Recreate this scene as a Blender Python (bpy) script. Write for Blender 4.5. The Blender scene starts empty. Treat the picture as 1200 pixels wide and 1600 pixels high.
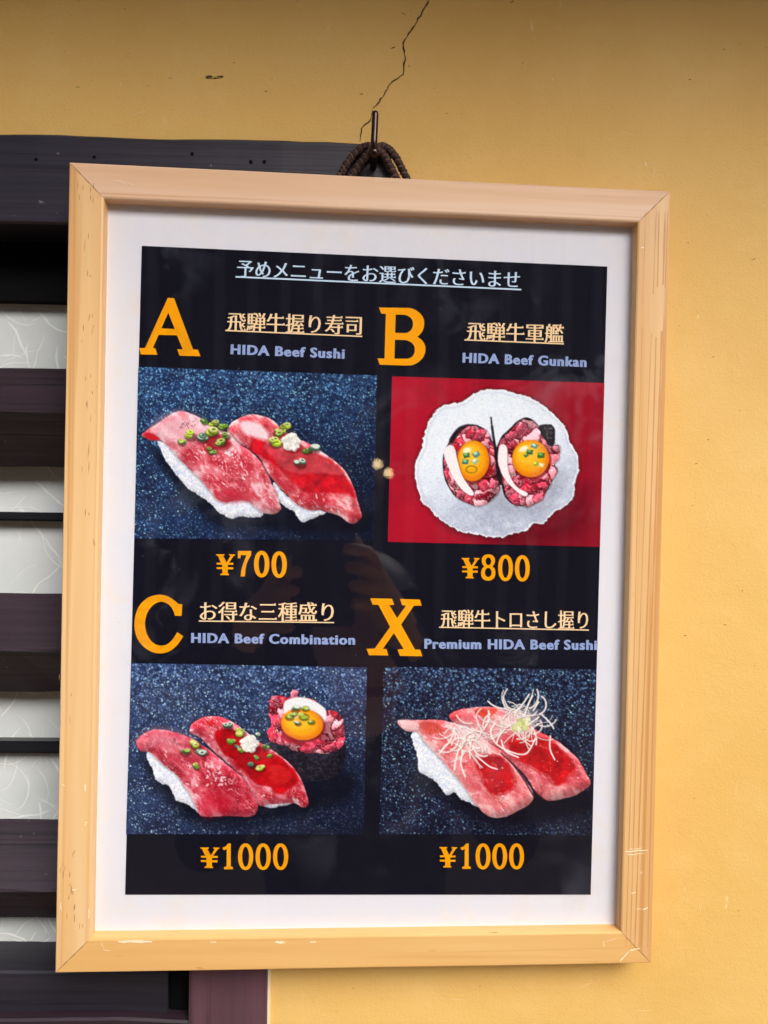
import bpy, bmesh, math, random
import numpy as np
from mathutils import Matrix, Vector

# ------------------------------------------------------------------ geometry of the view
F = 1155.0                      # focal length in photo pixels (photo is 1200 x 1600)
H_FRAME = 0.46                  # outer height of the picture frame, metres
def nrm(v): v = np.asarray(v, float); return v/np.linalg.norm(v)
# wall axes in camera space (x right, y down, z forward)
ex = nrm((1.0, .0135, .020))
up0 = np.array((.0128, -1.0, -.004))
ez = nrm(up0 - ex*(up0@ex))
ey = np.cross(ez, ex)
# frame axes and its bottom left front corner in camera space
fx = nrm((.99799, .02081, .05981))
fz0 = np.array((.02413, -.99967, -.00842))
fz = nrm(fz0 - fx*(fz0@fx)); fy = np.cross(fz, fx)
P0 = np.array((-.40605, .57069, .91422))*H_FRAME
W_FRAME = .75392*H_FRAME
T_FRAME = .016
corn = [P0 + fx*a*W_FRAME + fz*b*H_FRAME + fy*T_FRAME for a in (0, 1) for b in (0, 1)]
wall_d = max(ey@c for c in corn) + .0045
CAM_H = 1.60
R = np.stack([ex, ey, ez], 1)                    # columns: world axes in camera space
CAM = np.array((0.0, -wall_d, CAM_H))
def c2w(p): return CAM + R.T@np.asarray(p, float)
def wp(px, py, Y=0.0):                           # photo pixel -> point of the plane y = Y, parallel to the wall
    d = R.T@np.array(((px-600)/F, (py-800)/F, 1.0)); t = (Y-CAM[1])/d[1]
    return CAM + d*t
FO = P0 + fx*W_FRAME/2                            # frame origin: bottom centre of the front face
FR = np.stack([fx, fy, fz], 1)
def fp(px, py, D=0.0):                           # photo pixel -> frame-local point at depth D behind the front face
    px = np.asarray(px, float); py = np.asarray(py, float)
    d = np.stack([(px-600)/F, (py-800)/F, np.ones_like(px)], -1)@FR
    o = -FO@FR
    t = (D-o[1])/d[..., 1]
    return o + d*t[..., None]

S = bpy.context.scene
C = S.collection
# ------------------------------------------------------------------ camera
cam = bpy.data.objects.new('camera', bpy.data.cameras.new('camera')); C.objects.link(cam)
M = np.eye(4)
M[:3, 0] = R.T@np.array((1, 0, 0)); M[:3, 1] = R.T@np.array((0, -1, 0)); M[:3, 2] = R.T@np.array((0, 0, -1)); M[:3, 3] = CAM
cam.matrix_world = Matrix(M.tolist())
cam.data.sensor_fit = 'VERTICAL'; cam.data.sensor_height = 36; cam.data.lens = F/1600*36
cam.data.clip_start = .01; cam.data.clip_end = 500
cam.data.dof.use_dof = True; cam.data.dof.focus_distance = .425; cam.data.dof.aperture_fstop = 9.0
S.camera = cam
S.cycles.use_denoising = True; S.cycles.denoising_prefilter = 'ACCURATE'
# ------------------------------------------------------------------ light
SUN = nrm((.36, -.68, .62))
el = math.asin(SUN[2]); az = math.atan2(SUN[0], SUN[1])
wd = bpy.data.worlds.new('World'); S.world = wd; wd.use_nodes = True
nt = wd.node_tree; bg = nt.nodes['Background']
sky = nt.nodes.new('ShaderNodeTexSky'); sky.sky_type = 'NISHITA'; sky.sun_disc = False
sky.sun_elevation = el; sky.sun_rotation = az; sky.dust_density = 2.5; sky.air_density = 1.0
nt.links.new(sky.outputs[0], bg.inputs[0]); bg.inputs[1].default_value = .10
sd = bpy.data.lights.new('sun', 'SUN'); sd.energy = 1.5; sd.angle = math.radians(32); sd.color = (1, .99, .96)
sun = bpy.data.objects.new('sun', sd); C.objects.link(sun); sun.location = (1, -3, 4)
sun.rotation_euler = Vector(SUN.tolist()).to_track_quat('Z', 'Y').to_euler()
vs = S.view_settings; vs.view_transform = 'Standard'; vs.look = 'None'; vs.gamma = 1; vs.use_curve_mapping = False
vs.exposure = 1.06

# ------------------------------------------------------------------ helpers
def lin(c):
    c = np.asarray(c, float)/255
    return np.where(c <= .04045, c/12.92, ((c+.055)/1.055)**2.4)
def rgba(c): return tuple(lin(c))+(1,)
def tag(o, label=None, cat=None, group=None, kind=None):
    for k, v in (('label', label), ('category', cat), ('group', group), ('kind', kind)):
        if v: o[k] = v
    return o
def empty(name, loc):
    o = bpy.data.objects.new(name, None); C.objects.link(o); o.location = [float(v) for v in loc]; o.empty_display_size = .02
    return o
def link(name, me, mat=None, parent=None, world=False):
    o = bpy.data.objects.new(name, me); C.objects.link(o)
    if mat: me.materials.append(mat)
    if parent:
        o.parent = parent
        if world: o.matrix_parent_inverse = Matrix.Translation(parent.location).inverted()
    return o
def mesh(name, V, Fc, mat=None, parent=None, world=False, smooth=False):
    me = bpy.data.meshes.new(name); me.from_pydata([tuple(float(c) for c in v) for v in V], [], Fc); me.validate(); me.update()
    if smooth:
        for p in me.polygons: p.use_smooth = True
    return link(name, me, mat, parent, world)
def bm_obj(name, bm, mat=None, parent=None, world=False, smooth=False):
    me = bpy.data.meshes.new(name); bmesh.ops.recalc_face_normals(bm, faces=bm.faces); bm.to_mesh(me); bm.free()
    if smooth:
        for p in me.polygons: p.use_smooth = True
    return link(name, me, mat, parent, world)
def box_bm(lo, hi, bevel=0, segs=2):
    bm = bmesh.new(); bmesh.ops.create_cube(bm, size=1)
    for v in bm.verts: v.co = Vector([lo[i]+(hi[i]-lo[i])*(v.co[i]+.5) for i in range(3)])
    if bevel: bmesh.ops.bevel(bm, geom=bm.edges[:], offset=bevel, segments=segs, affect='EDGES')
    return bm
def tube(path, rad, n=10, closed_ends=True):
    path = [Vector(p) for p in path]; V = []; Fc = []
    ref = None
    for i, p in enumerate(path):
        t = (path[min(i+1, len(path)-1)]-path[max(i-1, 0)]).normalized()
        if ref is None: ref = t.orthogonal().normalized()
        ref = (ref-t*ref.dot(t)).normalized(); b = t.cross(ref)
        r = rad[i] if hasattr(rad, '__len__') else rad
        for k in range(n):
            a = 2*math.pi*k/n; V.append(p+(ref*math.cos(a)+b*math.sin(a))*r)
    for i in range(len(path)-1):
        for k in range(n): Fc.append((i*n+k, i*n+(k+1) % n, (i+1)*n+(k+1) % n, (i+1)*n+k))
    if closed_ends: Fc.append(tuple(range(n))[::-1]); Fc.append(tuple(range((len(path)-1)*n, len(path)*n)))
    return V, Fc
def merge(parts):
    V = []; Fc = []
    for v, f in parts:
        o = len(V); V += list(v); Fc += [tuple(i+o for i in q) for q in f]
    return V, Fc
def smooth_path(P, sub=6, closed=False):
    P = np.asarray(P, float); n = len(P); out = []
    rng = range(n if closed else n-1)
    for i in rng:
        if closed: p0, p1, p2, p3 = P[i-1], P[i], P[(i+1) % n], P[(i+2) % n]
        else: p0, p1, p2, p3 = P[max(i-1, 0)], P[i], P[i+1], P[min(i+2, n-1)]
        for k in range(sub):
            t = k/sub
            out.append(.5*((2*p1)+(-p0+p2)*t+(2*p0-5*p1+4*p2-p3)*t*t+(-p0+3*p1-3*p2+p3)*t**3))
    if not closed: out.append(P[-1])
    return np.array(out)

def add_to(o, VF, mat):
    me = o.data; bm = bmesh.new(); bm.from_mesh(me); me.materials.append(mat); k = len(me.materials)-1
    vs_ = [bm.verts.new(Vector([float(c) for c in v])) for v in VF[0]]
    for f in VF[1]:
        q = bm.faces.new([vs_[i] for i in f]); q.material_index = k
    bm.to_mesh(me); bm.free()
def shift(VF, d): return [Vector(v)-Vector(d) for v in VF[0]], VF[1]

# ------------------------------------------------------------------ materials
class NT:
    def __init__(s, name):
        s.m = bpy.data.materials.new(name); s.m.use_nodes = True; s.t = s.m.node_tree; s.b = s.t.nodes['Principled BSDF']
    def n(s, ty, **kw):
        o = s.t.nodes.new('ShaderNode'+ty)
        for k, v in kw.items():
            if k in o.inputs: o.inputs[k].default_value = v
            else: setattr(o, k, v)
        return o
    def l(s, a, b): s.t.links.new(a, b)
    def coord(s, scale=(1, 1, 1), rot=(0, 0, 0)):
        tc = s.n('TexCoord'); mp = s.n('Mapping'); mp.inputs['Scale'].default_value = scale; mp.inputs['Rotation'].default_value = rot
        s.l(tc.outputs['Object'], mp.inputs[0]); return mp.outputs[0]
    def noise(s, co, scale, detail=4, rough=.55, dist=0):
        o = s.n('TexNoise'); o.inputs['Scale'].default_value = scale; o.inputs['Detail'].default_value = detail
        o.inputs['Roughness'].default_value = rough; o.inputs['Distortion'].default_value = dist
        s.l(co, o.inputs['Vector']); return o.outputs[0]
    def ramp(s, f, stops):
        o = s.n('ValToRGB'); e = o.color_ramp.elements
        while len(e) < len(stops): e.new(.5)
        for q, (p, c) in zip(e, stops):
            q.position = p; q.color = c if len(c) == 4 else tuple(c)+(1,)
        s.l(f, o.inputs[0]); return o.outputs[0]
    def mix(s, f, a, b, blend='MIX'):
        o = s.n('Mix'); o.data_type = 'RGBA'; o.blend_type = blend
        for v, i in ((f, 0), (a, 6), (b, 7)):
            if hasattr(v, 'links'): s.l(v, o.inputs[i])
            else: o.inputs[i].default_value = v
        return o.outputs[2]
    def bump(s, h, strength, dist):
        o = s.n('Bump'); o.inputs['Strength'].default_value = strength; o.inputs['Distance'].default_value = dist
        s.l(h, o.inputs['Height']); s.l(o.outputs[0], s.b.inputs['Normal'])
    def col(s, c): s.l(c, s.b.inputs['Base Color']) if hasattr(c, 'links') else setattr(s.b.inputs['Base Color'], 'default_value', c)
    def rough(s, v): s.l(v, s.b.inputs['Roughness']) if hasattr(v, 'links') else setattr(s.b.inputs['Roughness'], 'default_value', v)
def flat(name, c, rough=.6, metal=0, spec=.5):
    m = NT(name); m.col(rgba(c)); m.rough(rough); m.b.inputs['Metallic'].default_value = metal; m.b.inputs['Specular IOR Level'].default_value = spec
    return m.m
g = lambda v: (v, v, v, 1)

def plaster():
    m = NT('ochre_plaster'); co = m.coord()
    big = m.ramp(m.noise(co, 3.5, 5, .6, .4), [(.3, rgba((224, 178, 98))), (.7, rgba((234, 193, 116)))])
    blot = m.ramp(m.noise(co, 22, 6, .65), [(.5, g(0)), (.8, g(1))])
    c = m.mix(m.mix(1, g(.35), blot, 'MULTIPLY'), big, rgba((239, 204, 136)))
    speck = m.ramp(m.noise(m.coord((1, 1, 1.6)), 420, 2, .5), [(.70, g(0)), (.76, g(1))])
    gate = m.ramp(m.noise(co, 30, 3), [(.45, g(0)), (.62, g(1))])
    c = m.mix(m.mix(1, speck, gate, 'MULTIPLY'), c, rgba((150, 104, 50)))
    pale = m.ramp(m.noise(m.coord((1, 1, .35), (0, .5, 0)), 170, 2, .5), [(.73, g(0)), (.78, g(.7))])
    c = m.mix(pale, c, rgba((238, 212, 160)))
    # faint trowel scratches
    scr = m.ramp(m.noise(m.coord((2, 2, 26), (0, .12, 0)), 26, 3, .6), [(.70, g(0)), (.74, g(.35))])
    c = m.mix(scr, c, rgba((184, 140, 76)))
    m.col(c); m.rough(.62); m.b.inputs['Specular IOR Level'].default_value = .25
    h = m.mix(.35, m.noise(co, 60, 6, .6), m.noise(co, 600, 3, .6))
    m.bump(h, .5, .0014); return m.m

def pine(name, along, tone=(1, 1, 1)):     # along: 0 grain along x, 2 grain along z
    m = NT(name)
    st = [60, 60, 60]; st[along] = 2.2
    co = m.coord(tuple(st))
    rgba = lambda c: tuple(lin(np.clip(np.array(c)*np.array(tone), 0, 255)))+(1,)
    base = m.ramp(m.noise(co, 1.0, 5, .55, .6), [(.22, rgba((216, 158, 92))), (.5, rgba((229, 180, 118))), (.78, rgba((238, 198, 142)))])
    st2 = [130, 130, 130]; st2[along] = 1.2
    line = m.ramp(m.noise(m.coord(tuple(st2)), 1.0, 2, .5, .9), [(.54, g(0)), (.68, g(.75))])
    c = m.mix(line, base, rgba((204, 143, 78)))
    st3 = [900, 900, 900]; st3[along] = 60
    fleck = m.ramp(m.noise(m.coord(tuple(st3)), 1.0, 1, .5), [(.72, g(0)), (.77, g(.8))])
    gate = m.ramp(m.noise(m.coord((1, 1, 1)), 26, 2), [(.52, g(0)), (.62, g(1))])
    c = m.mix(m.mix(1, fleck, gate, 'MULTIPLY'), c, rgba((128, 78, 34)))
    m.col(c); m.rough(m.ramp(m.noise(co, 2, 3), [(.3, g(.36)), (.7, g(.5))]))
    m.b.inputs['Specular IOR Level'].default_value = .4
    m.bump(m.noise(m.coord(tuple(v*2 for v in st)), 2.0, 4), .12, .0006); return m.m

def stained(name, along, a, b, wear=.4, rough=.5, sky_sheen=False):
    m = NT(name); st = [70, 70, 70]; st[along] = 3
    co = m.coord(tuple(st))
    c = m.ramp(m.noise(co, 1.0, 6, .65, .5), [(.3, rgba(a)), (.7, rgba(b))])
    st2 = [260, 260, 260]; st2[along] = 4
    ln = m.ramp(m.noise(m.coord(tuple(st2)), 1, 3, .6, .4), [(.56, g(0)), (.66, g(1))])
    c = m.mix(m.mix(1, g(wear), ln, 'MULTIPLY'), c, rgba(tuple(v*.35 for v in a)))
    if sky_sheen:      # blue grey sky sheen painted into the beam colour towards its right-hand end
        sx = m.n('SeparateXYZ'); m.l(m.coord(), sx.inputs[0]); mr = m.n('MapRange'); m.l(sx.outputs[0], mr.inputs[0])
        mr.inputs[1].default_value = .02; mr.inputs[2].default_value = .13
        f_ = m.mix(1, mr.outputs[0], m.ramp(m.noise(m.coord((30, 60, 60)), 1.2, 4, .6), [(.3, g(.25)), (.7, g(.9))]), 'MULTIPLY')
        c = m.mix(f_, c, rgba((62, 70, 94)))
    sc = m.ramp(m.noise(m.coord((1, 1, 1)), 260, 2), [(.74, g(0)), (.79, g(.5))])
    c = m.mix(sc, c, rgba((150, 140, 140)))
    m.col(c); m.rough(rough); m.b.inputs['Specular IOR Level'].default_value = .45
    m.bump(m.mix(.5, m.noise(m.coord(tuple(st2)), 1, 3), m.noise(co, 2, 4)), .5, .0012); return m.m

def washi():
    m = NT('washi_paper'); co = m.coord()
    c = m.ramp(m.noise(co, 30, 4), [(.3, rgba((208, 212, 208))), (.7, rgba((220, 222, 218)))])
    m.col(c); m.rough(.8); m.bump(m.noise(co, 200, 4), .2, .0005); return m.m

def mat_paper():
    m = NT('mat_paper'); co = m.coord()
    c = m.ramp(m.noise(co, 34, 6, .7, .5), [(.3, rgba((225, 226, 236))), (.55, rgba((229, 227, 233))), (.78, rgba((233, 223, 214)))])
    m.col(c); m.rough(.75); m.bump(m.noise(co, 500, 3), .08, .0003); return m.m

def print_black():
    m = NT('black_print'); co = m.coord()
    m.col(m.ramp(m.noise(co, 14, 3), [(.3, rgba((16, 16, 28))), (.7, rgba((20, 19, 31)))])); m.rough(.7)
    m.b.inputs['Specular IOR Level'].default_value = .05; return m.m

def photo_mat():
    m = NT('photo_print'); a = m.n('VertexColor'); a.layer_name = 'print'; m.col(a.outputs[0]); m.rough(.7)
    m.b.inputs['Specular IOR Level'].default_value = .05; return m.m

def glass():
    m = NT('acrylic_pane'); t = m.t
    for n in list(t.nodes):
        if n.type != 'OUTPUT_MATERIAL': t.nodes.remove(n)
    out = [n for n in t.nodes][0]
    tr = m.n('BsdfTransparent'); gl = m.n('BsdfGlossy'); gl.inputs['Roughness'].default_value = .0
    lw = m.n('LayerWeight'); lw.inputs[0].default_value = .5            # Schlick's curve, the same from both sides of the sheet
    pw = m.n('Math', operation='POWER'); m.l(lw.outputs['Facing'], pw.inputs[0]); pw.inputs[1].default_value = 5
    ma = m.n('Math', operation='MULTIPLY_ADD'); m.l(pw.outputs[0], ma.inputs[0]); ma.inputs[1].default_value = .96; ma.inputs[2].default_value = .07
    mx = m.n('MixShader'); m.l(ma.outputs[0], mx.inputs[0]); m.l(tr.outputs[0], mx.inputs[1]); m.l(gl.outputs[0], mx.inputs[2])
    co = m.coord()
    # dusty wipe marks: they scatter a little light
    du = m.n('BsdfDiffuse'); du.inputs['Color'].default_value = (.62, .68, .82, 1)
    sm = m.ramp(m.noise(co, 26, 5, .62, .8), [(.50, g(0)), (.76, g(1))])
    zone = m.ramp(m.noise(co, 7.5, 2, .5), [(.44, g(0)), (.62, g(1))])
    spec = m.ramp(m.noise(co, 700, 1, .5), [(.78, g(0)), (.84, g(1))])
    a = m.mix(1, m.mix(1, sm, zone, 'MULTIPLY'), g(.075), 'MULTIPLY')
    a = m.mix(1, a, m.mix(1, spec, g(.30), 'MULTIPLY'), 'ADD')
    mx2 = m.n('MixShader'); m.l(a, mx2.inputs[0]); m.l(mx.outputs[0], mx2.inputs[1]); m.l(du.outputs[0], mx2.inputs[2])
    m.l(mx2.outputs[0], out.inputs[0]); return m.m

M_PLASTER = plaster(); M_RX = pine('honey_pine_rail', 0, (.98, .98, .93)); M_RT = pine('light_cast_pine_rail', 0, (.965, .995, 1.2)); M_RZ = pine('pale_pine_stile', 2, (.98, 1, 1.04))  # light's tone is put into the rail tints, most in the top rail
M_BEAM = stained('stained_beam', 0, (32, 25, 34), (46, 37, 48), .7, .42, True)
M_SLAT = stained('stained_slat', 0, (37, 26, 33), (54, 39, 47), .75, .48)
M_RAIL = stained('dark_rail', 0, (34, 31, 39), (46, 42, 51), .6, .5)
M_POST = stained('stained_post', 2, (80, 54, 64), (98, 66, 76), .35, .5)
M_VOID = flat('black_shade_stain', (9, 8, 9), .8, spec=.1)  # black stain, also the painted shade under the beam
M_WASHI = washi(); M_FIBRE = flat('paper_fibre', (240, 241, 236), .8)
M_MUNTIN = flat('black_lacquer', (26, 27, 31), .35)
M_MAT = mat_paper(); M_BLACK = print_black(); M_PHOTO = photo_mat(); M_GLASS = glass()
M_ORANGE = flat('orange_ink', (250, 165, 8), .7, spec=.05)
M_CREAM = flat('cream_ink', (250, 216, 170), .7, spec=.05)
M_ICE = flat('pale_blue_ink', (205, 228, 250), .7, spec=.05)
M_LILAC = flat('lilac_ink', (152, 170, 216), .7, spec=.05)
M_CRACK = flat('crack_dark', (66, 40, 16), .9)
M_CHIP = flat('bare_chip', (246, 226, 190), .7)
M_SCUFF = flat('pale_scuff', (236, 208, 154), .7)
M_SMEAR = flat('dark_smear', (58, 40, 22), .8)
M_FILL = flat('filler', (236, 222, 192), .8)
M_CORD = flat('brown_cord', (88, 58, 50), .75); M_CORD2 = flat('dark_cord', (50, 32, 30), .75)
M_BRONZE = flat('bronzed_steel', (66, 52, 48), .28, .9)

# ------------------------------------------------------------------ setting: ground, wall, eave
GR = NT('paving'); _c = GR.coord()
GR.col(GR.ramp(GR.noise(_c, 8, 5), [(.3, rgba((160, 132, 98))), (.7, rgba((178, 148, 110)))])); GR.rough(.9)
tag(mesh('ground', [(-60, -60, 0), (60, -60, 0), (60, 60, 0), (-60, 60, 0)], [(0, 1, 2, 3)], GR.m), kind='structure')

beam_top = wp(0, 209)[2]; post_r = wp(418, 1560)[0]; post_l = wp(298, 1560)[0]
wall = empty('plaster_wall', (post_r, 0, 0))
tag(wall, 'smooth ochre yellow plaster wall with a thin crack above the hook', 'wall', kind='thing')
bm = bmesh.new()
L = [(-3, beam_top-.004), (post_r+.0015, beam_top-.004), (post_r+.0015, 0), (3, 0), (3, 2.9), (-3, 2.9)]
fr_ = bm.faces.new([bm.verts.new((x, 0, z)) for x, z in L])
ex_ = bmesh.ops.extrude_face_region(bm, geom=[fr_])
for v in ex_['geom']:
    if isinstance(v, bmesh.types.BMVert): v.co.y += .12
pface = bm_obj('plaster_face', bm, M_PLASTER, wall, True)

def ribbon(pts, width, Y, seed=0, jit=.3):
    r = random.Random(seed); V = []; Fc = []
    P = [Vector((p[0], Y, p[2])) for p in pts]
    for i, p in enumerate(P):
        t = (P[min(i+1, len(P)-1)]-P[max(i-1, 0)]).normalized(); nn = Vector((-t.z, 0, t.x))
        end = min(1, min(i, len(P)-1-i)/2+.35)
        w = width*end*(1+r.uniform(-jit, jit))/2
        V += [p+nn*w, p-nn*w]
    for i in range(len(P)-1): Fc.append((2*i, 2*i+1, 2*i+3, 2*i+2))
    return V, Fc
def jag(pts, n, amp, seed):
    r = random.Random(seed); out = []
    for a, b in zip(pts[:-1], pts[1:]):
        a = np.array(a, float); b = np.array(b, float); t = nrm(b-a); q = np.array((-t[1], t[0]))
        for k in range(n): out.append(a+(b-a)*k/n+q*r.uniform(-amp, amp)*(k > 0))
    out.append(np.array(pts[-1], float)); return out
ck = [(671, 0), (659, 20), (645, 44), (630, 67), (633, 88), (630, 117), (610, 131), (598, 152), (583, 169)]
ck2 = [(582, 172), (578, 189), (565, 201), (562, 222)]
mesh('crack', *merge([ribbon([wp(x, y) for x, y in jag(ck, 5, 1.4, 3)], .00075, -.0003, 1, .5),
                      ribbon([wp(x, y) for x, y in jag(ck2, 4, 1.2, 4)], .0006, -.0003, 2, .5)]), M_CRACK, wall, True)
# dark smear, pale scuffs
rs = random.Random(5); sm = []
for k in range(16):
    x = 317+rs.random()*32; y = 121+rs.uniform(-2.2, 2.6); l = rs.uniform(3, 9)
    sm.append(ribbon([wp(x+l*t, y+rs.uniform(-.5, .5)) for t in (0, .5, 1)], rs.uniform(.0003, .0007), -.0003-k*3e-6, k))
add_to(pface, merge(sm), M_SMEAR)
sc = []
for k, (x, y, dx, dy, w) in enumerate([(176, 62, 2, 7, .5), (187, 128, 2, 9, .7), (108, 108, 1, 7, .5), (205, 180, 26, -8, .5), (300, 178, 40, -4, .4),
        (1007, 253, 3, 6, 2), (1022, 262, -2, 18, .8), (1138, 350, 8, 10, .6), (1190, 322, 8, -2, .6), (1128, 760, 14, 14, .5), (1110, 790, -12, 40, .4),
        (1068, 1392, 4, -8, .8), (1092, 1412, 2, 12, 1.0), (905, 1543, 20, -8, .6), (990, 1580, 30, -3, .5), (1135, 1040, 10, 3, .5), (970, 205, 18, 6, .5),
        (860, 120, 5, 8, .5), (1060, 1170, 8, -3, .5), (830, 60, 10, 2, .4), (700, 1560, 30, 3, .4), (500, 1585, 20, 4, .4)]):
    sc.append(ribbon([wp(x+dx*t+rs.uniform(-.8, .8), y+dy*t+rs.uniform(-.8, .8)) for t in (0, .25, .5, .75, 1)], w*.0005, -.00026-k*2e-6, k, .5))
add_to(pface, merge(sc), M_SCUFF)
dk = []
for k in range(46):
    x = rs.uniform(0, 1200); y = rs.choice([rs.uniform(0, 190), rs.uniform(0, 1600)]); x = x if y < 200 else rs.uniform(1060, 1200)
    l = rs.uniform(1.5, 9)*(rs.random()**1.5+.2); s = rs.uniform(-.5, .5)
    dk.append(ribbon([wp(x+l*t, y+s*l*t) for t in (0, .5, 1)], rs.uniform(.0002, .0006), -.0002-k*1e-6, k))
add_to(pface, merge(dk), M_SMEAR)

EAVE_Z = wp(600, 0)[2]+.25; EAVE_OUT = .335
eave = empty('roof_eave', (0, 0, EAVE_Z)); tag(eave, 'dark wooden roof eave overhanging the ochre wall', 'roof', kind='thing')
M_EAVE = stained('eave_timber', 0, (98, 52, 22), (128, 70, 30), .4, .7)
bm_obj('soffit_board', box_bm((-3, -EAVE_OUT, EAVE_Z), (3, .0-.002, EAVE_Z+.03)), M_EAVE, eave, True)
bm_obj('fascia', box_bm((-3, -EAVE_OUT-.03, EAVE_Z-.05), (3, -EAVE_OUT-.001, EAVE_Z+.09), .003), M_EAVE, eave, True)
for k in range(-5, 6):
    bm_obj('rafter', box_bm((k*.45+.2, -EAVE_OUT+.001, EAVE_Z-.045), (k*.45+.245, -.004, EAVE_Z-.001), .003), M_EAVE, eave, True)

# the dark timber front across the lane (seen only mirrored in the acrylic)
opp = empty('timber_house', (0, -5.2, 0)); tag(opp, 'dark timber house front with vertical lattice across the lane', 'house', kind='thing')
M_OPP = stained('opposite_timber', 2, (96, 92, 96), (124, 118, 120), .4, .8); M_OPP2 = flat('opposite_shade', (22, 20, 22), .9)
bm_obj('front_wall', box_bm((-6, -5.6, 0), (6, -5.2, 3.85)), M_OPP2, opp, True)
lat = [None]*0
_v = bmesh.new()
for k in range(-20, 21):
    b_ = box_bm((k*.24-.035, -5.2, .5), (k*.24+.035, -5.14, 3.8)); me_ = bpy.data.meshes.new('t'); b_.to_mesh(me_); b_.free(); _v.from_mesh(me_); bpy.data.meshes.remove(me_)
bm_obj('lattice', _v, M_OPP, opp, True)
bm_obj('roof', box_bm((-6.2, -6.4, 3.85), (6.2, -4.9, 3.93)), M_OPP2, opp, True)

def mirrored(px, py, Y):      # the point of the plane y = Y that the acrylic mirrors to photo pixel (px, py)
    d = nrm(((px-600)/F, (py-800)/F, 1.0)); n = fy; t = ((FO+fy*.0055)@n)/(d@n); h = d*t; d2 = d-2*(d@n)*n
    h, d2 = c2w(h), R.T@d2; return h+d2*((Y-h[1])/d2[1])
M_LAMP = NT('lamp_glow'); M_LAMP.b.inputs['Emission Color'].default_value = (1, .72, .36, 1); M_LAMP.b.inputs['Emission Strength'].default_value = 6.5
for (px, py), word in (((590, 725), 'higher of the two'), ((607, 739), 'lower of the two')):
    q = mirrored(px, py, -5.06); bm = bmesh.new(); bmesh.ops.create_uvsphere(bm, u_segments=14, v_segments=8, radius=.034)
    lamp = empty('hanging_lamp', q); tag(lamp, 'small warm round lamp on the dark house front, '+word, 'lamp', 'lamps on the house front')
    bm_obj('bulb', bm, M_LAMP.m, lamp, False, True); bm_obj('cap', box_bm((-.012, -.012, .035), (.012, .012, .05), .003), M_OPP2, lamp); bm_obj('arm', box_bm((-.006, -.079, .051), (.006, .012, .06)), M_OPP2, lamp)

# the photographer and the phone, seen only as a faint mirror image in the acrylic
M_SKIN = flat('skin', (214, 164, 136), .5); M_JACKET = flat('dark_jacket', (38, 40, 52), .8); M_TROUSER = flat('dark_trousers', (30, 30, 36), .85); M_HAIR = flat('black_hair', (22, 18, 16), .5); M_CASE = flat('phone_case', (18, 18, 20), .35)
HC = mirrored(572, 1000, -.70); gx, gz = HC[0], HC[2]
ph = empty('phone', (-.018, CAM[1]-.010, CAM_H-.065)); tag(ph, 'black phone held up in front of the framed menu', 'phone')
bm_obj('phone_body', box_bm((-.0375, -.0042, -.08), (.0375, .0042, .08), .003, 3), M_CASE, ph)
bm_obj('camera_bump', box_bm((-.012, .0042, .032), (.03, .006, .074), .0008), M_HAIR, ph)
pv = []; pe = []; pr_ = []
def joint(p, r, par=None):
    pv.append(tuple(float(v) for v in p)); pr_.append(r)
    if par is not None: pe.append((par, len(pv)-1))
    return len(pv)-1
def limb(par, pts):
    for p, r in pts: par = joint(p, r, par)
    return par
pel = joint((gx, -.84, gz-.62), (.16, .11)); belly = joint((gx, -.85, gz-.47), (.145, .11), pel); chest = joint((gx, -.84, gz-.30), (.165, .115), belly); nb = joint((gx, -.80, gz-.185), (.075, .065), chest)
nk = joint((gx, -.765, gz-.13), (.052, .052), nb); jaw = joint((gx, -.722, gz-.065), (.062, .066), nk); hm = joint((gx, -.705, gz+.005), (.078, .094), jaw); ht = joint((gx, -.712, gz+.075), (.07, .082), hm)
limb(hm, [((gx, -.61, gz-.012), (.013, .012)), ((gx, -.594, gz-.024), (.011, .009))])
for sx in (-1, 1):
    limb(hm, [((gx+sx*.082, -.715, gz-.005), (.012, .02))])
    hip = joint((gx+sx*.095, -.84, gz-.70), (.095, .1), pel); limb(hip, [((gx+sx*.11, -.82, gz-1.05), (.06, .065)), ((gx+sx*.115, -.85, .09), (.042, .045)), ((gx+sx*.12, -.82, .045), (.045, .04)), ((gx+sx*.125, -.70, .03), (.042, .028))])
def arm(sx, elbow, wrist, palm, fing, thumb):
    sh = joint((gx+sx*.165, -.83, gz-.225), (.062, .062), chest); w = limb(sh, [(elbow, (.044, .044)), (wrist, (.027, .027))]); p = joint(palm, (.03, .017), w)
    for f in fing+[thumb]: limb(p, f)
PX, PY, PZ = -.018+.0375, CAM[1]-.010, CAM_H-.085
arm(1, (gx+.25, -.70, gz-.34), (PX+.055, PY-.075, PZ-.06), (PX+.026, PY-.03, PZ-.02),
    [[((PX+.018, PY+.004, PZ+.028-k*.021), (.0088, .0088)), ((PX+.004, PY+.016, PZ+.032-k*.021), (.008, .008)), ((PX-.016+k*.003, PY+.0135, PZ+.034-k*.021), (.007, .007))] for k in range(4)],
    [((PX+.012, PY-.022, PZ+.018), (.011, .011)), ((PX-.004, PY-.015, PZ+.045), (.009, .009)), ((PX-.016, PY-.0135, PZ+.062), (.0078, .0078))])
LX = -.018-.0375
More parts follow.
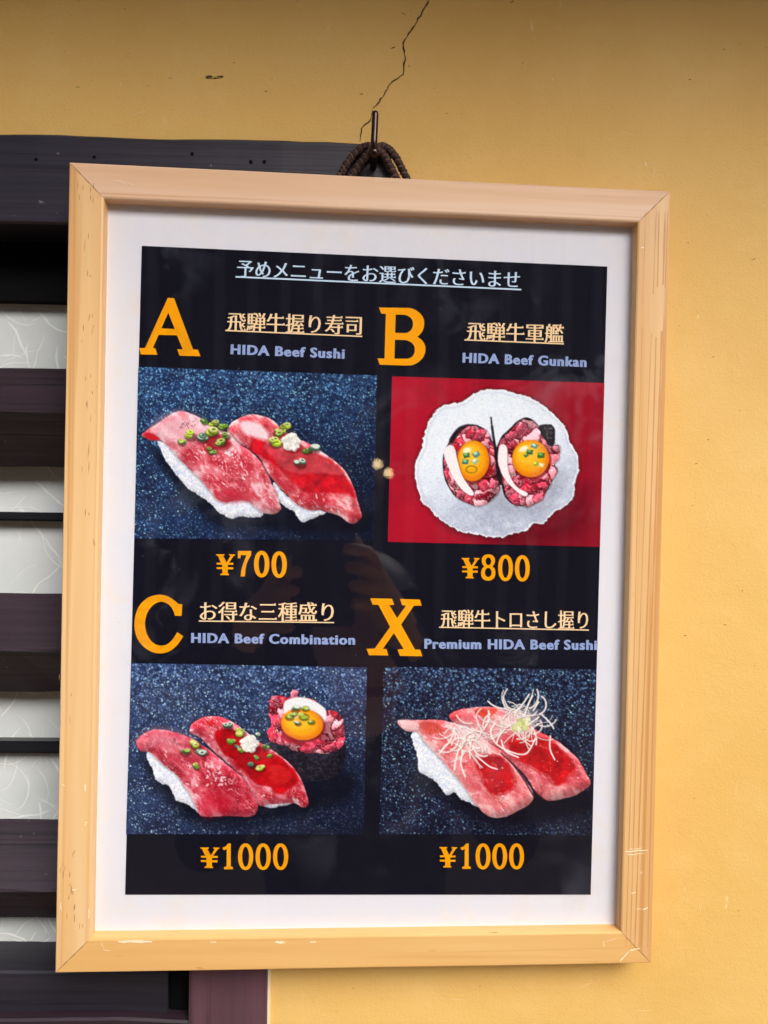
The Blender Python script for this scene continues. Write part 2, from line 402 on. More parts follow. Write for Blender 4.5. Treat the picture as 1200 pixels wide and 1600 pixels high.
arm(-1, (gx-.25, -.70, gz-.33), (LX-.055, PY-.085, PZ-.075), (LX-.026, PY-.034, PZ-.04),
    [[((LX-.018, PY+.004, PZ+.004-k*.021), (.0088, .0088)), ((LX-.003, PY+.016, PZ+.006-k*.021), (.008, .008)), ((LX+.014-k*.003, PY+.0135, PZ+.006-k*.021), (.007, .007))] for k in range(4)],
    [((LX-.012, PY-.022, PZ-.008), (.011, .011)), ((LX+.004, PY-.015, PZ+.018), (.009, .009)), ((LX+.014, PY-.0135, PZ+.032), (.0078, .0078))])
me = bpy.data.meshes.new('person'); me.from_pydata(pv, pe, []); me.update()
person = bpy.data.objects.new('person', me); C.objects.link(person)
md = person.modifiers.new('skin', 'SKIN'); md.use_smooth_shade = True; person.modifiers.new('sub', 'SUBSURF').levels = 2; person.modifiers['sub'].render_levels = 2
for q, r in zip(me.skin_vertices[0].data, pr_): q.radius = r; q.use_root = False
me.skin_vertices[0].data[0].use_root = True
bpy.context.view_layer.update(); me2 = bpy.data.meshes.new_from_object(person.evaluated_get(bpy.context.evaluated_depsgraph_get()))
person.modifiers.clear(); person.data = me2; bpy.data.meshes.remove(me); me2.name = 'person'
me2.materials.clear()
for m_ in (M_SKIN, M_JACKET, M_TROUSER, M_CASE): me2.materials.append(m_)
for pl in me2.polygons:
    c = pl.center; pl.use_smooth = True
    pl.material_index = 3 if c.z < .075 else 2 if c.z < gz-.60 else 0 if (c.z > gz-.15 and (c-Vector((gx, -.715, gz-.02))).length < .15 and abs(c.x-gx) < .1) or c.y > PY-.07 else 1
tag(person, 'photographer in a dark jacket holding a phone up with both hands', 'person')
bm = bmesh.new(); bmesh.ops.create_uvsphere(bm, u_segments=28, v_segments=18, radius=1)
bmesh.ops.delete(bm, geom=[v for v in bm.verts if v.co.z < .22+max(0, v.co.y)*.35 and not (v.co.y < -.1 and v.co.z > -.62)], context='VERTS')
for v in bm.verts: v.co = Vector((gx+v.co.x*.088, -.712+v.co.y*.108, gz+.03+v.co.z*.105))*1
bm_obj('hair', bm, M_HAIR, person, False, True)
for sx in (-1, 1):
    bm = bmesh.new(); bmesh.ops.create_uvsphere(bm, u_segments=12, v_segments=8, radius=.011)
    for v in bm.verts: v.co = Vector((gx+sx*.031+v.co.x, -.617+v.co.y*.6, gz+.012+v.co.z*.55))
    bm_obj('eye', bm, M_HAIR, person, False, True)
bm = bmesh.new(); bmesh.ops.create_uvsphere(bm, u_segments=12, v_segments=8, radius=.034)
for v in bm.verts: v.co = Vector((gx+v.co.x, -.647+v.co.y*.35, gz-.062+v.co.z*.3))
bm_obj('lips', bm, flat('lips', (176, 96, 88), .5), person, False, True)

# ------------------------------------------------------------------ lattice window: beam, diamond slats, rails, post
XL = wp(0, 800)[0]-.55
win = empty('lattice_window', (post_l-.1, -.01, 0)); tag(win, 'dark stained wooden lattice window with horizontal diamond slats left of the wall', 'window', kind='thing')
YB = -.0062
def zat(py, Y): return wp(100, py, Y)[2]
def wobble_box(name, lo, hi, mat, seed, top_amp=.0008, n=60, bev=.0012):
    """long horizontal timber with a hand-worn, slightly wavy upper edge"""
    r = np.random.RandomState(seed); V = []; Fc = []
    xs = np.linspace(lo[0], hi[0], n)
    wv = np.convolve(r.randn(n+8), np.ones(3)/3, 'same')[4:-4]*top_amp; wv[-4:] -= np.array((0, .3, .8, 1.8))*top_amp*2
    wf = np.convolve(r.randn(n+8), np.ones(5)/5, 'same')[4:-4]*.0003
    for x, w, q in zip(xs, wv, wf):
        V += [(x, hi[1], lo[2]), (x, lo[1]+bev+q, lo[2]), (x, lo[1]+q, lo[2]+bev), (x, lo[1]+q, hi[2]+w-bev), (x, lo[1]+bev+q, hi[2]+w), (x, hi[1], hi[2]+w)]
    for i in range(n-1):
        for k in range(6): Fc.append((i*6+k, i*6+(k+1) % 6, i*6+6+(k+1) % 6, i*6+6+k))
    Fc += [tuple(range(6)), tuple(range((n-1)*6, n*6))[::-1]]
    o = mesh(name, V, Fc, mat, win, True)
    bm = bmesh.new(); bm.from_mesh(o.data); bmesh.ops.recalc_face_normals(bm, faces=bm.faces); bm.to_mesh(o.data); bm.free()
    return o
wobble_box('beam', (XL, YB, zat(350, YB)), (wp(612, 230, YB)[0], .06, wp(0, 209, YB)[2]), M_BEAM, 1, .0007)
bm_obj('head_shade', box_bm((XL, .026, zat(470, .026)), (post_l-.001, .06, zat(340, .026))), M_VOID, win, True)  # near-black board painted as the deep shade under the beam
nail = []
for x, y in ((300, 240), (392, 252), (413, 252), (56, 249), (147, 245)):
    c = wp(x, y, YB-.0006); V = [(c[0]+.0011*math.cos(a), YB-.0006, c[2]+.0009*math.sin(a)) for a in np.arange(8)*math.pi/4]
    mesh('nail_hole', V, [tuple(range(8))], M_VOID, win, True)
YC, YE = -.010, .019
for k, py in enumerate((653.5, 1004.2, 1356.8)):
    zt = zat(py-76.5, YE); zb = zat(py+77, YE); zc = (zt+zb)/2
    prof = [(YE, zt), (YC+.0012, zc+.0012), (YC, zc), (YC+.0012, zc-.0012), (YE, zb), (2*YE-YC-.006, zc)]
    r = np.random.RandomState(20+k); n = 40; V = []; Fc = []
    for x in np.linspace(XL, post_l-.0005, n):
        q = r.randn(6, 2)*.00022
        for j, (y, z) in enumerate(prof): V.append((x, y+q[j, 0], z+q[j, 1]))
    for i in range(n-1):
        for j in range(6): Fc.append((i*6+j, i*6+(j+1) % 6, i*6+6+(j+1) % 6, i*6+6+j))
    Fc += [tuple(range(6)), tuple(range((n-1)*6, n*6))[::-1]]
    o = mesh('slat', V, Fc, M_SLAT, win, True)
    bm = bmesh.new(); bm.from_mesh(o.data); bmesh.ops.recalc_face_normals(bm, faces=bm.faces); bm.to_mesh(o.data); bm.free()
YR = .004
wobble_box('bottom_rail', (XL, YR, zat(1589, YR)), (wp(262, 1550, YR)[0], .05, zat(1518, YR)), M_RAIL, 7, .0004)
bm_obj('stop_block', box_bm((wp(262.5, 1550, YR)[0]+.0004, YR+.002, zat(1589, YR)), (post_l-.0004, .05, zat(1520, YR)), .001), M_VOID, win, True)
wobble_box('sill', (XL, -.004, zat(1760, 0)), (post_l-.0004, .06, zat(1592, -.004)), M_SLAT, 9, .0004)
bm_obj('post', box_bm((post_l, -.006, .3), (post_r, .06, zat(345, YB)), .0015), M_POST, win, True)
bm_obj('edge_filler', box_bm((post_r+.0002, -.0015, .3), (post_r+.0016, .01, beam_top-.08)), M_FILL, win, True)

# paper screen behind the lattice
scr = empty('paper_screen', (XL+.3, .05, 0)); tag(scr, 'pale washi paper screen with white fibres behind the dark slats', 'screen')
YP = .036
bm_obj('paper', box_bm((XL, YP, .3), (post_l-.001, YP+.002, zat(330, YP))), M_WASHI, scr, True)
rf = random.Random(11); fb = []
for k in range(330):
    x = rf.uniform(-60, 300); y = rf.uniform(455, 1530); a = rf.uniform(0, 6.28); p = []
    cv = rf.uniform(-.32, .32)
    for j in range(9):
        p.append(wp(x, y, YP)); x += 8*math.cos(a); y += 8*math.sin(a); a += cv*.5+rf.uniform(-.25, .25)
    fb.append(ribbon([(q[0], 0, q[2]) for q in p], rf.choice((.0003, .0004, .0006, .0012)), YP-.00005-k*3e-7, k, .4))
mesh('fibre', *merge(fb), M_FIBRE, scr, True)
for py0, py1 in ((801, 815), (1159, 1178)):
    bm_obj('muntin', box_bm((XL, .026, zat(py1, .026)), (post_l-.001, YP-.0003, zat(py0, .026)), .0012), M_MUNTIN, scr, True)

# ------------------------------------------------------------------ the framed menu
fr = bpy.data.objects.new('framed_menu', None); C.objects.link(fr); fr.empty_display_size = .02
MM = np.eye(4); MM[:3, :3] = R.T@FR; MM[:3, 3] = c2w(FO); fr.matrix_world = Matrix(MM.tolist())
tag(fr, 'pale wooden frame holding a black sushi menu with four photos under clear acrylic', 'framed menu')
W2 = W_FRAME/2+.0006; RW = .0196
prof = [(.0001, T_FRAME), (0, .0013), (.0002, .0006), (.0006, .0001), (.0011, 0), (RW-.0012, 0), (RW-.0003, .0004), (RW, .0014), (RW, .0095), (RW+.0001, T_FRAME)]
def rail(name, side, mat):
    n = 24; V = []; Fc = []; m = len(prof); L = 2*W2 if side in 'tb' else H_FRAME
    r = np.random.RandomState(ord(side)); wob = np.convolve(r.randn(n+6), np.ones(5)/5, 'same')[3:-3]*.00012
    for i in range(n):
        s = i/(n-1)
        for a, d in prof:
            q = a+1e-5+(L-2*a-2e-5)*s
            e = a+(wob[i] if 0 < i < n-1 else 0)
            dd = d+(wob[-i] if 0 < i < n-1 and d < .01 else 0)
            V.append({'b': (q-W2, dd, e), 't': (q-W2, dd, H_FRAME-e), 'l': (e-W2, dd, q), 'r': (W2-e, dd, q)}[side])
    for i in range(n-1):
        for j in range(m-1): Fc.append((i*m+j, i*m+j+1, i*m+m+j+1, i*m+m+j))
        Fc.append((i*m+m-1, i*m, i*m+m, i*m+2*m-1))
    Fc += [tuple(range(m)), tuple(range((n-1)*m, n*m))[::-1]]
    o = mesh(name, V, Fc, mat, fr)
    bm = bmesh.new(); bm.from_mesh(o.data); bmesh.ops.recalc_face_normals(bm, faces=bm.faces); bm.to_mesh(o.data); bm.free()
    return o
rails = {s: rail('frame_rail', s, {'t': M_RT, 'b': M_RX}.get(s, M_RZ)) for s in 'tblr'}
for k_, (a_, b_) in dict(t=((-W2, H_FRAME), (-W2+RW, H_FRAME-RW)), r=((W2, H_FRAME), (W2-RW, H_FRAME-RW)), l=((-W2, 0), (-W2+RW, RW)), b=((W2, 0), (W2-RW, RW))).items():
    pts_ = [(a_[0]+(b_[0]-a_[0])*t, 0, a_[1]+(b_[1]-a_[1])*t) for t in np.linspace(.05, .95, 12)]
    add_to(rails[k_], ribbon(pts_, .00038, -.00005, 9, .4), flat('mitre_gap', (138, 90, 46), .8))
D_GLASS, D_MAT = .0055, .0078
e0 = RW-.003
bm_obj('mat_board', box_bm((-W2+e0, D_MAT, e0), (W2-e0, D_MAT+.003, H_FRAME-e0)), M_MAT, fr)
bm_obj('backing_board', box_bm((-W2+.006, D_MAT+.0035, .006), (W2-.006, T_FRAME-.001, H_FRAME-.006)), M_VOID, fr)
def quad(name, px, D, mat, parent):
    return mesh(name, fp([p[0] for p in px], [p[1] for p in px], D), [tuple(range(len(px)))], mat, parent)
sheet = quad('menu_sheet', [(221.5, 384), (949, 416.5), (923, 1398), (195.5, 1398)], D_MAT-.0003, M_BLACK, fr)
D_PH = D_MAT-.0005; D_TX = D_MAT-.0007

# chips and scratches on the rails: bare pale wood
def chip_bits(items, D):
    out = []
    for k, (x, y, dx, dy, w) in enumerate(items):
        n = 7; P = [fp(x+dx*t+rs.uniform(-.7, .7), y+dy*t+rs.uniform(-.7, .7), D-k*2e-6) for t in np.linspace(0, 1, n)]
        V, Fc = ribbon([(p[0], 0, p[2]) for p in P], w*.0004, D-k*2e-6, k, .5); out.append((V, Fc))
    return merge(out)
SCR = ([(976, 1331, 36, -3, 1.8), (978, 1336, 30, -3, 1.0), (982, 1327, 22, -2, .8), (986, 1396, 8, -1, 1.4), (994, 1420, 8, 0, 1.2), (1004, 1421, 9, -3, 1.6),
        (969, 1502, 14, -16, 1.6), (983, 1486, 18, -5, 1.6), (943, 1470, 1, 9, 1.0), (946, 1471, 20, -6, .6), (1002, 387, 4, 0, 2.4), (1001, 1366, 2, -5, .9), (186, 282, 26, 8, .5), (178, 280, 22, 10, .4),
        (97, 1226, 4, 2, 1.4), (112, 1391, 8, -1, 1.6), (133, 1290, 2, -6, 1.6), (95, 1410, 1, 14, 1.2), (158, 1473, 4, 8, .8), (160, 1484, 14, 2, .6)], -.00018)
CHP = ([(184, 1471, 54, 1, 3.2), (205, 1470, 20, 0, 2.0), (328, 1472, 10, 0, 1.6), (430, 1472, 16, 1, 3.4), (484, 1472, 10, 0, 2.4), (133, 1225, 0, 12, 2.0), (139, 1420, 0, 16, 1.6)], -.00012)
for items, D in (SCR, CHP):
    by = {}
    for it in items: by.setdefault('l' if it[0] < 165 and it[1] < 1462 else 'b' if it[1] > 1462 else 't' if it[1] < 300 else 'r', []).append(it)
    for k_, v_ in by.items(): add_to(rails[k_], chip_bits(v_, D), M_CHIP)
# dark resin flecks in the left stile
fk = []
rk = random.Random(8)
for (x, y, n, dl) in ((128, 290, 7, 16), (148, 300, 9, 18), (132, 365, 4, 22), (143, 415, 3, 12), (140, 490, 4, 16), (146, 500, 5, 14), (132, 520, 4, 12), (138, 590, 3, 14), (150, 610, 4, 10), (142, 640, 3, 14), (135, 700, 3, 26), (133, 710, 3, 20),
                      (100, 1352, 7, 16), (115, 1345, 5, 10), (106, 1375, 5, 16), (118, 1396, 4, 14), (103, 1410, 3, 12), (112, 1420, 4, 16), (125, 1440, 3, 12), (99, 1045, 2, 20), (117, 1070, 2, 14), (135, 800, 3, 12), (143, 850, 3, 10)):
    for k in range((n+1)//2):
        a = x+rk.uniform(-7, 7); b = y+rk.uniform(-18, 18); l = dl*rk.uniform(.3, 1)
        P = [fp(a-l*.05*t, b+l*t, -.0001) for t in (0, .5, 1)]
        fk.append(ribbon([(p[0], 0, p[2]) for p in P], rk.uniform(.0002, .00045), -.0001-len(fk)*1e-6, k, .4))
add_to(rails['l'], merge(fk), flat('resin', (166, 112, 60), .6))
# growth-ring lines down the right stile
gl_ = []
for k, (x0, x1, w) in enumerate(((1030, 992, .7), (1036, 1003, .9), (1022, 985, .4), (1043, 1012, .6), (1012, 978, .35))):
    P = [fp(x0+(x1-x0)*t+4*math.sin(3*t+k)*(1-t), 330+1150*t, -.00008) for t in np.linspace(0, 1, 40)]
    gl_.append(ribbon([(p[0], 0, p[2]) for p in P], w*.0012, -.00008-k*2e-6, k, .35))
add_to(rails['r'], merge(gl_), flat('ring', (206, 148, 84), .55))

# ------------------------------------------------------------------ lettering
def curve_mesh(loops):
    cu = bpy.data.curves.new('tmp', 'CURVE'); cu.dimensions = '2D'; cu.fill_mode = 'BOTH'
    for lp in loops:
        s = cu.splines.new('POLY'); s.points.add(len(lp)-1)
        for q, (x, y) in zip(s.points, lp): q.co = (x, -y, 0, 1)
        s.use_cyclic_u = True
    return obj_mesh(cu)
def obj_mesh(data):
    o = bpy.data.objects.new('tmp', data); C.objects.link(o); bpy.context.view_layer.update()
    dg = bpy.context.evaluated_depsgraph_get(); me = bpy.data.meshes.new_from_object(o.evaluated_get(dg))
    bpy.data.objects.remove(o)
    V = np.array([v.co[:] for v in me.vertices]).reshape(-1, 3); Fc = [tuple(p.vertices) for p in me.polygons]
    bpy.data.meshes.remove(me); return V, Fc
def ink(name, loops, D, mat, parent):
    V, Fc = curve_mesh(loops)
    return mesh(name, fp(V[:, 0], -V[:, 1], D), Fc, mat, parent)
def tr(pts, s, o): return [(o[0]+x/s, o[1]+y/s) for x, y in pts]
def ell(cx, cy, rx, ry, n=40, p=2.0):
    out = []
    for k in range(n):
        a = 2*math.pi*k/n; c, s = math.cos(a), math.sin(a)
        out.append((cx+rx*math.copysign(abs(c)**(2/p), c), cy+ry*math.copysign(abs(s)**(2/p), s)))
    return out
def sm2(pts): return [tuple(p) for p in smooth_path(pts, 4, True)]
A = [tr([(570, 112), (675, 120), (1000, 990), (1085, 998), (1125, 1108), (770, 1100), (730, 990), (825, 990), (725, 750), (412, 745), (315, 968), (355, 972), (392, 1082), (110, 1078), (80, 970), (180, 968)], 10.909, (210, 455)),
     tr([(578, 365), (688, 645), (460, 632)], 10.909, (210, 455))]
B = [tr([(145, 125), (480, 130), (700, 132), (760, 142), (815, 163), (865, 192), (910, 228), (945, 268), (972, 312), (990, 370), (995, 430), (988, 490), (970, 550), (945, 595), (910, 635), (865, 675), (930, 720), (970, 760), (998, 810), (1014, 855), (1018, 900), (1012, 970), (990, 1030), (960, 1078), (920, 1120), (880, 1152), (830, 1182), (780, 1203), (730, 1212), (600, 1212), (160, 1198), (118, 1080), (250, 1082), (275, 245), (190, 240)], 12, (580, 470)),
     tr([(460, 258), (620, 262), (665, 272), (705, 292), (740, 318), (765, 352), (780, 390), (785, 430), (780, 475), (765, 520), (742, 553), (710, 580), (672, 598), (630, 605), (448, 602)], 12, (580, 470)),
     tr([(445, 730), (640, 735), (695, 750), (742, 775), (775, 802), (800, 838), (815, 875), (818, 915), (814, 962), (800, 1000), (778, 1035), (750, 1060), (715, 1078), (680, 1085), (435, 1085)], 12, (580, 470))]
CC = [tr([(600, 110), (655, 114), (705, 126), (755, 145), (800, 170), (880, 225), (950, 285), (1018, 288), (1005, 508), (880, 505), (868, 455), (850, 410), (824, 362), (790, 320), (752, 286), (710, 262), (665, 247), (620, 242), (568, 250), (520, 270), (468, 308), (420, 360), (382, 415), (350, 480), (328, 560), (318, 640), (322, 715), (335, 785), (358, 855), (390, 920), (428, 970), (470, 1010), (518, 1042), (570, 1060), (620, 1066), (670, 1061), (718, 1048), (760, 1025), (802, 988), (840, 945), (890, 870), (925, 812), (1038, 888), (980, 980), (940, 1035), (890, 1088), (842, 1130), (790, 1165), (740, 1188), (690, 1202), (640, 1210), (590, 1211), (530, 1205), (480, 1194), (412, 1168), (350, 1130), (285, 1080), (230, 1020), (184, 950), (150, 870), (128, 780), (120, 680), (126, 575), (145, 475), (168, 405), (200, 340), (245, 275), (300, 220), (362, 173), (430, 140), (515, 117)], 12, (200, 920))]
X = [tr([(100, 118), (510, 125), (552, 240), (460, 245), (605, 490), (775, 255), (700, 248), (660, 130), (1030, 142), (1068, 255), (920, 258), (680, 610), (940, 1080), (1035, 1080), (1080, 1205), (660, 1198), (615, 1078), (730, 1070), (545, 770), (340, 1065), (405, 1070), (442, 1190), (80, 1185), (32, 1065), (185, 1062), (475, 655), (255, 240), (148, 238)], 12, (570, 925))]
for lp in (A, B, CC, X): ink('menu_letter', lp, D_TX, M_ORANGE, sheet)
YEN = [(70, 148), (190, 148), (190, 165), (172, 170), (222, 265), (280, 170), (258, 165), (258, 148), (345, 150), (345, 165), (325, 172), (255, 272), (320, 272), (320, 300), (240, 300), (238, 335), (318, 335), (318, 365), (238, 365), (238, 425), (255, 432), (255, 450), (130, 448), (130, 430), (160, 422), (160, 362), (78, 360), (78, 333), (160, 333), (155, 298), (80, 297), (80, 270), (140, 270), (95, 170), (70, 162)]
SEV = [(385, 100), (578, 100), (575, 160), (540, 220), (510, 290), (495, 360), (490, 420), (487, 468), (425, 468), (430, 400), (445, 330), (470, 260), (510, 160), (425, 160), (420, 205), (385, 205)]
EIG = sm2([(490, 103), (545, 115), (580, 155), (585, 205), (570, 250), (550, 277), (580, 310), (592, 365), (580, 430), (540, 470), (488, 482), (430, 470), (395, 430), (385, 365), (400, 310), (430, 277), (405, 245), (395, 200), (400, 155), (435, 115)])
ONE = [(330, 150), (365, 138), (400, 100), (430, 100), (430, 378), (455, 385), (458, 412), (350, 412), (348, 388), (380, 375), (382, 165), (350, 182), (332, 165)]
def yen(x0, x1, y0, y1): return [(x0+(x-70)/275*(x1-x0), y0+(y-148)/302*(y1-y0)) for x, y in YEN]
def zero(cx, cy, rx, ry, ix, iy): return [ell(cx, cy, rx, ry, p=2.15), ell(cx, cy+1, ix, iy, p=2.0)]
def price(loops, s, o): ink('price', [tr(l, s, o) for l in loops], D_TX, M_ORANGE, sheet)
price([yen(70, 345, 148, 450), SEV]+zero(728, 290, 111, 192, 44, 140)+zero(980, 297, 111, 192, 44, 140), 9.23, (330, 850))
price([yen(105, 362, 155, 450), EIG, ell(490, 203, 40, 55), ell(488, 364, 48, 66)]+zero(737, 300, 107, 190, 48, 142)+zero(980, 305, 107, 190, 46, 142), 9.23, (710, 855))
price([yen(62, 292, 148, 398), ONE]+zero(610, 260, 92, 161, 42, 122)+zero(822, 260, 92, 161, 42, 122)+zero(1033, 260, 92, 161, 42, 122), 7.742, (305, 1305))
price([yen(52, 275, 148, 405), [(x-12, 3+y*1.015) for x, y in ONE]]+zero(598, 265, 93, 163, 42, 124)+zero(806, 265, 93, 163, 42, 124)+zero(1017, 265, 93, 163, 42, 124), 8.0, (680, 1305))

def text(name, body, p0, p1, hgt, mat, dx=0., dy=0., serif=False, D=D_TX, xs=None):
    """one line of print between photo points p0 and p1 (ink left/right ends on the baseline), hgt = height in pixels of one em-unit box"""
    cu = bpy.data.curves.new('tmp', 'FONT'); cu.body = body; cu.size = 1; cu.resolution_u = 3; cu.fill_mode = 'FRONT'
    if xs: cu.space_character = xs
    V, Fc = obj_mesh(cu)
    # weld, then push the outline sideways / up and down (bold face, or thin horizontals as in a serif kanji face)
    key = {}; idx = []
    for v in V:
        k = (round(v[0], 5), round(v[1], 5)); idx.append(key.setdefault(k, len(key)))
    V = np.array(list(key.keys())); Fc = [tuple(idx[i] for i in f) for f in Fc]; Fc = [f for f in Fc if len(set(f)) == len(f)]
    if dx or dy or serif:
        cnt = {}
        for f in Fc:
            for a, b in zip(f, f[1:]+f[:1]): cnt[(a, b)] = 1
        N = np.zeros((len(V), 2)); bnd = [(a, b) for (a, b) in cnt if (b, a) not in cnt]
        inc = {}; outg = {}
        for a, b in bnd: inc[b] = a; outg[a] = b
        W = V.copy()
        for v in inc:
            if v not in outg: continue
            e1 = V[v]-V[inc[v]]; e2 = V[outg[v]]-V[v]
            e1 = e1/(np.linalg.norm(e1)+1e-9); e2 = e2/(np.linalg.norm(e2)+1e-9)
            n1 = np.array((e1[1], -e1[0])); n2 = np.array((e2[1], -e2[0]))
            m = n1+n2; q = np.dot(m, n1); m = m/max(q, .6)
            W[v] = V[v]+m*np.array((dx, dy))
        ser = []
        if serif:
            for a, b in bnd:          # right-hand ends of thin horizontal strokes get the small triangle of a Mincho face
                ea = V[b]-V[a]
                if abs(ea[0]) < .012 and .04 < ea[1] < .085 and inc.get(a) is not None:
                    pa = V[a]-V[inc[a]]; pb = V[outg[b]]-V[b]
                    if pa[0] > .12 and abs(pa[1]) < .02 and pb[0] < -.05 and abs(pb[1]) < .02:
                        x, y = W[b][0], W[b][1]; ser.append([(x+.012, y-.05), (x-.03, y+.055), (x-.13, y-.012)])
        V = W
    x0, x1 = V[:, 0].min(), V[:, 0].max(); p0 = np.array(p0, float); p1 = np.array(p1, float); u = (p1-p0)/(x1-x0); n = nrm((u[1], -u[0]))*hgt
    def put(v, DD): 
        q = p0+u*(v[:, :1]-x0)+n*v[:, 1:2]; return fp(q[:, 0], q[:, 1], DD)
    P = list(put(V, D))
    if serif and ser:
        for k, t in enumerate(ser):
            o = len(P); P += list(put(np.array(t), D-.00006)); Fc.append((o, o+1, o+2))
    return mesh(name, P, Fc, mat, sheet)
def line(p0, p1, w):
    p0 = np.array(p0, float); p1 = np.array(p1, float); n = nrm((p1[1]-p0[1], -(p1[0]-p0[0])))*w/2
    return quad('underline', [p0-n, p1-n, p1+n, p0+n], D_TX+.0001, None, sheet)
JP = dict(dx=.020, dy=-.004, serif=True)
text('heading', '予めメニューをお選びくださいませ', (370, 430.5), (812, 448.5), 30, M_ICE, **JP); line((368, 432.5), (814.5, 452.5), 2.4).data.materials.append(M_ICE)
text('dish_name', '飛騨牛握り寿司', (354, 515), (565, 521), 33, M_CREAM, **JP); line((352, 516.3), (566, 525.6), 2.0).data.materials.append(M_CREAM)
text('dish_name', '飛騨牛軍艦', (728.5, 529.5), (880.5, 533.5), 32, M_CREAM, **JP); line((725.5, 531), (881, 537.3), 2.0).data.materials.append(M_CREAM)
text('dish_name', 'お得な三種盛り', (312, 967.5), (521.5, 969), 33, M_CREAM, **JP); line((310.5, 970.3), (522, 972.8), 1.8).data.materials.append(M_CREAM)
text('dish_name', '飛騨牛トロさし握り', (688, 979), (919, 981), 32, M_CREAM, **JP); line((686, 980), (920, 984.5), 1.8).data.materials.append(M_CREAM)
EN = dict(dx=.054, dy=.026, xs=1.15)
text('caption', 'HIDA Beef Sushi', (360, 552.8), (538.5, 560), 21.0, M_LILAC, **EN)
text('caption', 'HIDA Beef Gunkan', (722.5, 566), (916.5, 573), 21.0, M_LILAC, **EN)
text('caption', 'HIDA Beef Combination', (298.5, 1003.8), (555, 1007), 21.0, M_LILAC, **EN)
text('caption', 'Premium HIDA Beef Sushi', (663, 1013), (933, 1015), 21.0, M_LILAC, **EN)

# ------------------------------------------------------------------ the four printed dish photos (flat prints, colours painted per vertex)
def vnoise(X, Y, seed):
    r = np.random.RandomState(seed); n = 256; T = r.rand(n, n)
    xi = np.floor(X).astype(int); yi = np.floor(Y).astype(int); fx_ = X-xi; fy_ = Y-yi
    fx_ = fx_*fx_*(3-2*fx_); fy_ = fy_*fy_*(3-2*fy_); q = lambda a, b: T[a % n, b % n]
    return (q(xi, yi)*(1-fx_)+q(xi+1, yi)*fx_)*(1-fy_)+(q(xi, yi+1)*(1-fx_)+q(xi+1, yi+1)*fx_)*fy_
def fbm(X, Y, s, seed, oct=3):
    v = 0; a = 1; t = 0
    for k in range(oct): v = v+a*vnoise(X/s*2**k+17*k, Y/s*2**k+9*k, seed+k); t += a; a *= .55
    return v/t
def ss(a, b, v): t = np.clip((v-a)/(b-a), 0, 1); return t*t*(3-2*t)
def sdf(P, X, Y):
    P = np.asarray(P, float); d = np.full(X.shape, 1e9); ins = np.zeros(X.shape, bool)
    for a, b in zip(P, np.roll(P, -1, 0)):
        e = b-a; wx = X-a[0]; wy = Y-a[1]; t = np.clip((wx*e[0]+wy*e[1])/(e@e+1e-9), 0, 1)
        d = np.minimum(d, (wx-e[0]*t)**2+(wy-e[1]*t)**2)
        if e[1] != 0:
            c = ((a[1] <= Y) & (b[1] > Y)) | ((b[1] <= Y) & (a[1] > Y)); ins ^= c & (X < a[0]+(Y-a[1])/e[1]*e[0])
    return np.sqrt(d)*np.where(ins, -1, 1)
